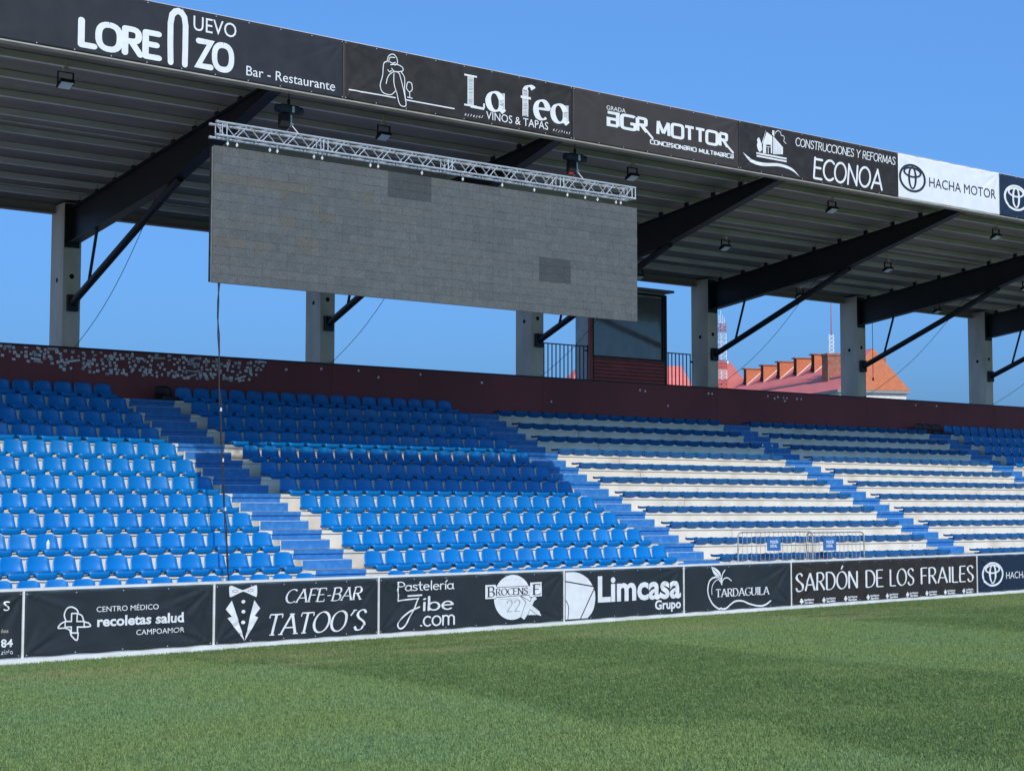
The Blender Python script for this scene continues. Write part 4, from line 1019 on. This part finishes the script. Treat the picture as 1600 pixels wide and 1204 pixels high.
# ------------------------------------------------------------------ commentary booth, railings
BY = 13.62; sz = (BY+22.685)/(13.6+22.685)
bo = empty('commentary_booth', (32.5, BY, 4.5), label='maroon clad commentary booth with a large window, half hidden by the screen', cat='booth')
bx, bz = 32.5, 4.5
X0, X1 = 30.98, 34.02
s = MB()
zz = 4.6
while zz < 6.44:
    q = MB(); q.prism([(0, zz-bz), (-.018, zz-bz+.02), (-.018, zz-bz+.085), (0, zz-bz+.105), (.04, zz-bz+.105), (.04, zz-bz)], 'x', 31.16-bx, X1-bx-.04); q.obj('cladding_plank', M_clad, bo); zz += .1065
s = MB(); s.box(X0-bx+.002, .05, 0, X1-bx-.002, .60, 4.02); s.obj('body', mat('pale_pillar', (.62, .60, .57), .8), bo)
s = MB(); s.box(31.16-bx, .03, 6.52-bz, 33.86-bx, .045, 8.36-bz); s.obj('window_pane', M_glass, bo)
s = MB(); s.box(31.10-bx, -.02, 6.455-bz, 33.93-bx, .0495, 6.515-bz); s.box(33.862-bx, -.02, 6.516-bz, 33.93-bx, .0495, 8.40-bz); s.box(31.10-bx, -.02, 6.516-bz, 31.158-bx, .0495, 8.40-bz); s.box(31.10-bx, -.02, 8.401-bz, 33.93-bx, .0495, 8.46-bz); s.obj('window_frame', M_black, bo)
s = MB(); s.box(X0-bx, -.03, 0, 31.09-bx, .0492, 8.46-bz); s.obj('corner_post', M_clad, bo)
s = MB(); s.box(33.94-bx, -.03, 0, X1-bx, .0492, 8.46-bz); s.obj('corner_post', M_black, bo)
s = MB(); s.box(X0-bx-.15, -.18, 8.53-bz, X1-bx+.17, 2.4, 8.60-bz); s.obj('flat_roof', M_corn, bo)
s = MB(); s.box(33.2-bx, -.04, 8.36-bz, 33.55-bx, -.021, 8.39-bz); s.obj('vent_slot', M_grey, bo)
for k, (a, b_, lab) in enumerate(((29.28, 30.93, 'black bar railing with a latch between the column and the booth'), (34.05, 35.0, 'black bar railing between the booth and the next column'))):
    r = empty('railing', (a, 13.6, 4.9), label=lab, cat='railing', group='black railings beside the booth'); top = 6.76-4.9; Lx = b_-a
    s = MB(); s.box(0, -.02, top-.03, Lx, .02, top); s.obj('top_rail', M_black, r)
    s = MB(); s.box(0, -.02, .05, Lx, .02, .09); s.obj('bottom_rail', M_black, r)
    nb_ = int(Lx/.145)
    for i in range(nb_+1): x = .02+(Lx-.04)*i/nb_; s = MB(); s.box(x-.012, -.012, .09, x+.012, .012, top-.0305); s.obj('bar', M_black, r)
    if k == 0: s = MB(); s.box(Lx-.16, -.05, top-.16, Lx-.02, -.021, top-.12); s.box(Lx-.06, -.05, top-.30, Lx-.03, -.0505+.0305-.001, top+.02); s.obj('latch', M_black, r)
    else:
        s = MB()
        for z in (.15, .85, 1.6): s.box(Lx, -.02, z, Lx+.09, .02, z+.05)
        s.obj('hinge', M_black, r)

# ------------------------------------------------------------------ buildings beyond the stand
Pn = Vector((151.7, 107.6, 0)); av = Vector((.402, .9156, 0)); bv = Vector((.9156, -.402, 0))
ANG = atan2(av.y, av.x)
def L(s_, t_, z_): return Pn+av*s_+bv*t_+Vector((0, 0, z_))
def solid(pts, faces, name, m, parent=None, **k):
    q = MB(); q.add(pts, faces); return q.obj(name, m, parent, **k)
hb = empty('red_roofed_building', tuple(Pn), label='large old building with a red tiled roof, small dormers and chimneys beyond the stand', cat='building')
hb.rotation_euler.z = 0
def LL(s_, t_, z_): v = L(s_, t_, z_)-Pn; return (v.x, v.y, v.z)
SR, SE = -6.0, -10.0; S_END = 31
ZR_, ZU, ZE = 20.4, 17.0, 15.3
q = MB(); q.add([LL(SE+.4, -6.0, 0), LL(SE+.4, 2.2, 0), LL(S_END, 2.2, 0), LL(S_END, -6.0, 0), LL(SE+.4, -6.0, ZE-.35), LL(SE+.4, 2.2, ZE-.35), LL(S_END, 2.2, ZE-.35), LL(S_END, -6.0, ZE-.35)], [(0,1,5,4),(1,2,6,5),(2,3,7,6),(3,0,4,7),(4,5,6,7)]); q.obj('wall', M_stone, hb)
q = MB(); e = .35
q.add([LL(SE, -6.0-e, ZE-.34), LL(SE, 2.2+e, ZE-.34), LL(S_END+.5, 2.2+e, ZE-.34), LL(S_END+.5, -6.0-e, ZE-.34), LL(SE, -6.0-e, ZE-.02), LL(SE, 2.2+e, ZE-.02), LL(S_END+.5, 2.2+e, ZE-.02), LL(S_END+.5, -6.0-e, ZE-.02)], [(0,1,2,3),(4,5,6,7),(0,1,5,4),(1,2,6,5),(2,3,7,6),(3,0,4,7)]); q.obj('cornice', M_corn, hb)
# main slopes
def slab4(P, th=.12):
    n = (Vector(P[1])-Vector(P[0])).cross(Vector(P[2])-Vector(P[0])).normalized()
    if n.z < 0: n = -n
    B = [Vector(p)-n*th for p in P]; k = len(P)
    return [tuple(p) for p in P]+[tuple(b) for b in B], [tuple(range(k)), tuple(range(2*k-1, k-1, -1))]+[(i, (i+1) % k, k+(i+1) % k, k+i) for i in range(k)]
def roofpart(P, m, name='roof_slope'):
    v, f = slab4(P); q = MB(); q.add(v, f); return q.obj(name, m, hb)
rs = roofpart([LL(SR, 0, ZR_), LL(S_END, 0, ZR_), LL(S_END, -4.5, ZU), LL(SE+1.0, -4.5, ZU)], M_rose)
roofpart([LL(SE, -6.3, ZE), LL(SE+1.0, -4.6, ZU-.12), LL(S_END, -4.6, ZU-.12), LL(S_END, -6.3, ZE)], M_rose)
roofpart([LL(SR, .01, ZR_), LL(S_END, .01, ZR_), LL(S_END, 2.5, ZE), LL(SE, 2.5, ZE)], M_rose)
hp = roofpart([LL(SR-.02, 0, ZR_), LL(SE-.02, 2.5, ZE), LL(SE-.02, -6.3, ZE), LL(SE+.98, -4.5, ZU)], M_tile, 'hip_end')
q = MB(); q.add([LL(-8.5, -4.72, ZU-.20), LL(S_END, -4.72, ZU-.20), LL(S_END, -4.56, ZU-.20), LL(-8.5, -4.56, ZU-.20), LL(-8.5, -4.72, ZU+.0), LL(S_END, -4.72, ZU+.0), LL(S_END, -4.56, ZU+.0), LL(-8.5, -4.56, ZU+.0)], [(0,1,2,3),(4,5,6,7),(0,1,5,4),(1,2,6,5),(2,3,7,6),(3,0,4,7)]); q.obj('gutter', M_corn, hb)
q = MB()
for i in range(66): s_ = -7+i*.57; a = Vector(LL(s_, -4.3, ZU+.28)); b_ = Vector(LL(s_+.5, -4.3, ZU+.28)); q.tube(a, b_, .03, 4); q.tube(a, a+Vector((0, 0, -.25)), .03, 4)
q.obj('snow_guard', M_rose, hb)
# dormers along the slope
for s_ in (25.5, 19.7, 14.4, 9.2, 4.0):
    t0 = -2.75; zf0 = ZR_+(ZR_-ZU)/4.5*t0; wd = .9; zt = ZR_+.05
    q = MB(); q.add([LL(s_, t0, zf0-.1), LL(s_, t0, zt), LL(s_, -.2, zt), LL(s_+wd, t0, zf0-.1), LL(s_+wd, t0, zt), LL(s_+wd, -.2, zt)], [(0,1,2),(3,5,4),(1,4,5,2)])
    dm = q.obj('dormer', M_tile, hb)
    q = MB(); q.add([LL(s_+.02, t0-.02, zf0+.3), LL(s_+.02, t0-.02, zt-.05), LL(s_+wd+.4, t0-.02, zf0+.2), LL(s_+.02, t0+.05, zf0+.3), LL(s_+.02, t0+.05, zt-.05), LL(s_+wd+.4, t0+.05, zf0+.2)], [(0,1,2),(3,5,4),(0,3,4,1),(1,4,5,2),(2,5,3,0)]); q.obj('shade_triangle', M_dark, dm)  # dark triangle: the dormer's shadow side put in as near-black colour
    v, f = slab4([LL(s_-.12, t0-.25, zt+.15), LL(s_+wd+.12, t0-.25, zt+.15), LL(s_+wd+.12, .35, zt+.15), LL(s_-.12, .35, zt+.15)], .14); q = MB(); q.add(v, f); q.obj('dormer_roof', M_brick, dm)
    q = MB(); q.tube(LL(s_-.05, t0, zf0-.02), LL(s_-.05, -.3, zt-.1), .075, 5); q.obj('flashing', M_stone, dm)
def lbox(s0, s1, t0, t1, z0, z1, name, m, parent=hb):
    q = MB(); q.add([LL(s0, t0, z0), LL(s1, t0, z0), LL(s1, t1, z0), LL(s0, t1, z0), LL(s0, t0, z1), LL(s1, t0, z1), LL(s1, t1, z1), LL(s0, t1, z1)], [(0,3,2,1),(4,5,6,7),(0,1,5,4),(1,2,6,5),(2,3,7,6),(3,0,4,7)]); return q.obj(name, m, parent)
lbox(-4.4, -2.8, -4.9, -3.2, 16.0, 19.6, 'chimney', M_brick); lbox(-4.5, -2.7, -5.0, -3.1, 19.601, 19.85, 'chimney_cap', M_brick)
lbox(-6.0, -5.2, .8, 1.6, 17.5, 19.3, 'chimney', M_brick)
for s_ in (6, 10.5, 15, 19.5, 24, 28.5): lbox(s_, s_+1.4, -6.04, -5.99, 11.5, 14, 'window', M_dark)
for t_ in (-5, -2, 1): lbox(SE+.36, SE+.41, t_, t_+1.2, 11.5, 14, 'window', M_dark)
# corner tower and far wing at the other end
lbox(S_END+.2, S_END+6, -6.5, .5, 0, 17.6, 'tower_wall', M_tile)
q = MB(); c0, c1, c2, c3 = LL(S_END-.2, -6.9, 17.5), LL(S_END+6.4, -6.9, 17.5), LL(S_END+6.4, .9, 17.5), LL(S_END-.2, .9, 17.5); t0_, t1_ = LL(S_END+2.6, -4.4, 22.2), LL(S_END+3.6, -1.4, 22.2)
q.add([c0, c1, c2, c3, t0_, t1_], [(0,1,4),(1,2,5,4),(2,3,5),(0,4,5,3),(0,3,2,1)], 0); q.obj('tower_roof', mat('rose_roof_darkened', (.50, .125, .10), .6, (.44, .11, .09), .8), hb)  # same rose, darker in colour because this roof faces the sun
wg = empty('rear_wing', tuple(Pn), label='low building wing with a rose roof glimpsed through the booth railing', cat='building')
q = MB(); 
def W2(s_, t_, z_): v = L(s_, t_, z_)-Pn; return (v.x, v.y, v.z)
q.add([W2(42, -22, 0), W2(42, -4, 0), W2(58, -4, 0), W2(58, -22, 0), W2(42, -22, 16.6), W2(42, -4, 16.6), W2(58, -4, 16.6), W2(58, -22, 16.6)], [(0,1,5,4),(1,2,6,5),(2,3,7,6),(3,0,4,7),(4,5,6,7)]); q.obj('wall', M_stone, wg)
q = MB(); q.add([W2(41, -23, 16.6), W2(41, -3, 16.6), W2(59, -3, 16.6), W2(59, -23, 16.6), W2(50, -19, 22.3), W2(50, -3, 22.9)], [(0,1,5,4),(2,3,4,5),(3,0,4),(1,2,5),(0,3,2,1)]); q.obj('roof', M_rose, wg)

# lattice mast with antennas
mp = Vector((96.3, 73.6, 0))
ms = empty('lattice_mast', tuple(mp), label='tall red and white lattice antenna mast beside the red roofed building', cat='mast')
hw = .34; nseg = 22; Hm = 19
for half, (za, zb2) in enumerate([(0, 12.5), (12.5, 13.3), (13.3, 14.1), (14.1, 16.3), (16.3, 17.1)]):
    q = MB(); m_ = M_mred if half % 2 == 0 else M_mwht; n = max(3, int((zb2-za)/.34)); wa = lambda z: hw*(1.25-.45*z/Hm)
    cs = [(-1, -1), (1, -1), (1, 1), (-1, 1)]; 
    for c_, d_ in cs: q.tube((c_*wa(za), d_*wa(za), za), (c_*wa(zb2), d_*wa(zb2), zb2), .030, 5)
    for i in range(n):
        z0_, z1_ = za+(zb2-za)*i/n, za+(zb2-za)*(i+1)/n
        for j in range(4):
            a, b_ = cs[j], cs[(j+1) % 4]; q.tube((a[0]*wa(z0_), a[1]*wa(z0_), z0_), (b_[0]*wa(z1_), b_[1]*wa(z1_), z1_), .017, 4); q.tube((a[0]*wa(z1_), a[1]*wa(z1_), z1_), (b_[0]*wa(z1_), b_[1]*wa(z1_), z1_), .017, 4)
    q.obj('lattice_section', m_, ms)
for i, (dx, z0_, z1_) in enumerate(((-.40, 16.6, 17.6), (-.2, 16.9, 17.8), (0, 17.1, 18.2), (.22, 16.9, 17.8), (.42, 16.5, 17.6), (-.42, 15.3, 16.2), (.42, 15.2, 16.3), (.4, 14.3, 14.9))):
    q = MB(); q.tube((dx, 0, z0_), (dx, 0, z1_), .025, 5); q.tube((0, 0, z0_+.3), (dx, 0, z0_+.3), .03, 4); q.obj('antenna', M_mwht, ms)
q = MB(); q.tube((.45, -.2, 13.9), (.55, -.3, 13.92), .14, 14, r2=.15); q.obj('dish', M_mwht, ms)
# small mast on the chimney
qd = L(-3.6, -4.05, 19.85)
m2 = empty('roof_antenna', tuple(qd), label='slim red and white antenna standing on the brick chimney of the red roofed building', cat='antenna')
q = MB(); 
for i in range(5):
    for c_, d_ in ((-.4, 0), (.4, 0), (0, .4)): q.tube((c_, d_, i*.45), (c_*.9, d_*.9, i*.45+.45), .05, 4)
    q.tube((-.4, 0, i*.45), (.4, 0, i*.45+.45), .05, 4); q.tube((.4, 0, i*.45), (-.4, 0, i*.45+.45), .05, 4)
q.obj('lattice', M_mwht, m2)
q = MB(); q.tube((0, 0, 2.2), (0, 0, 7.4), .07, 5, r2=.03); q.obj('rod', M_mred, m2)
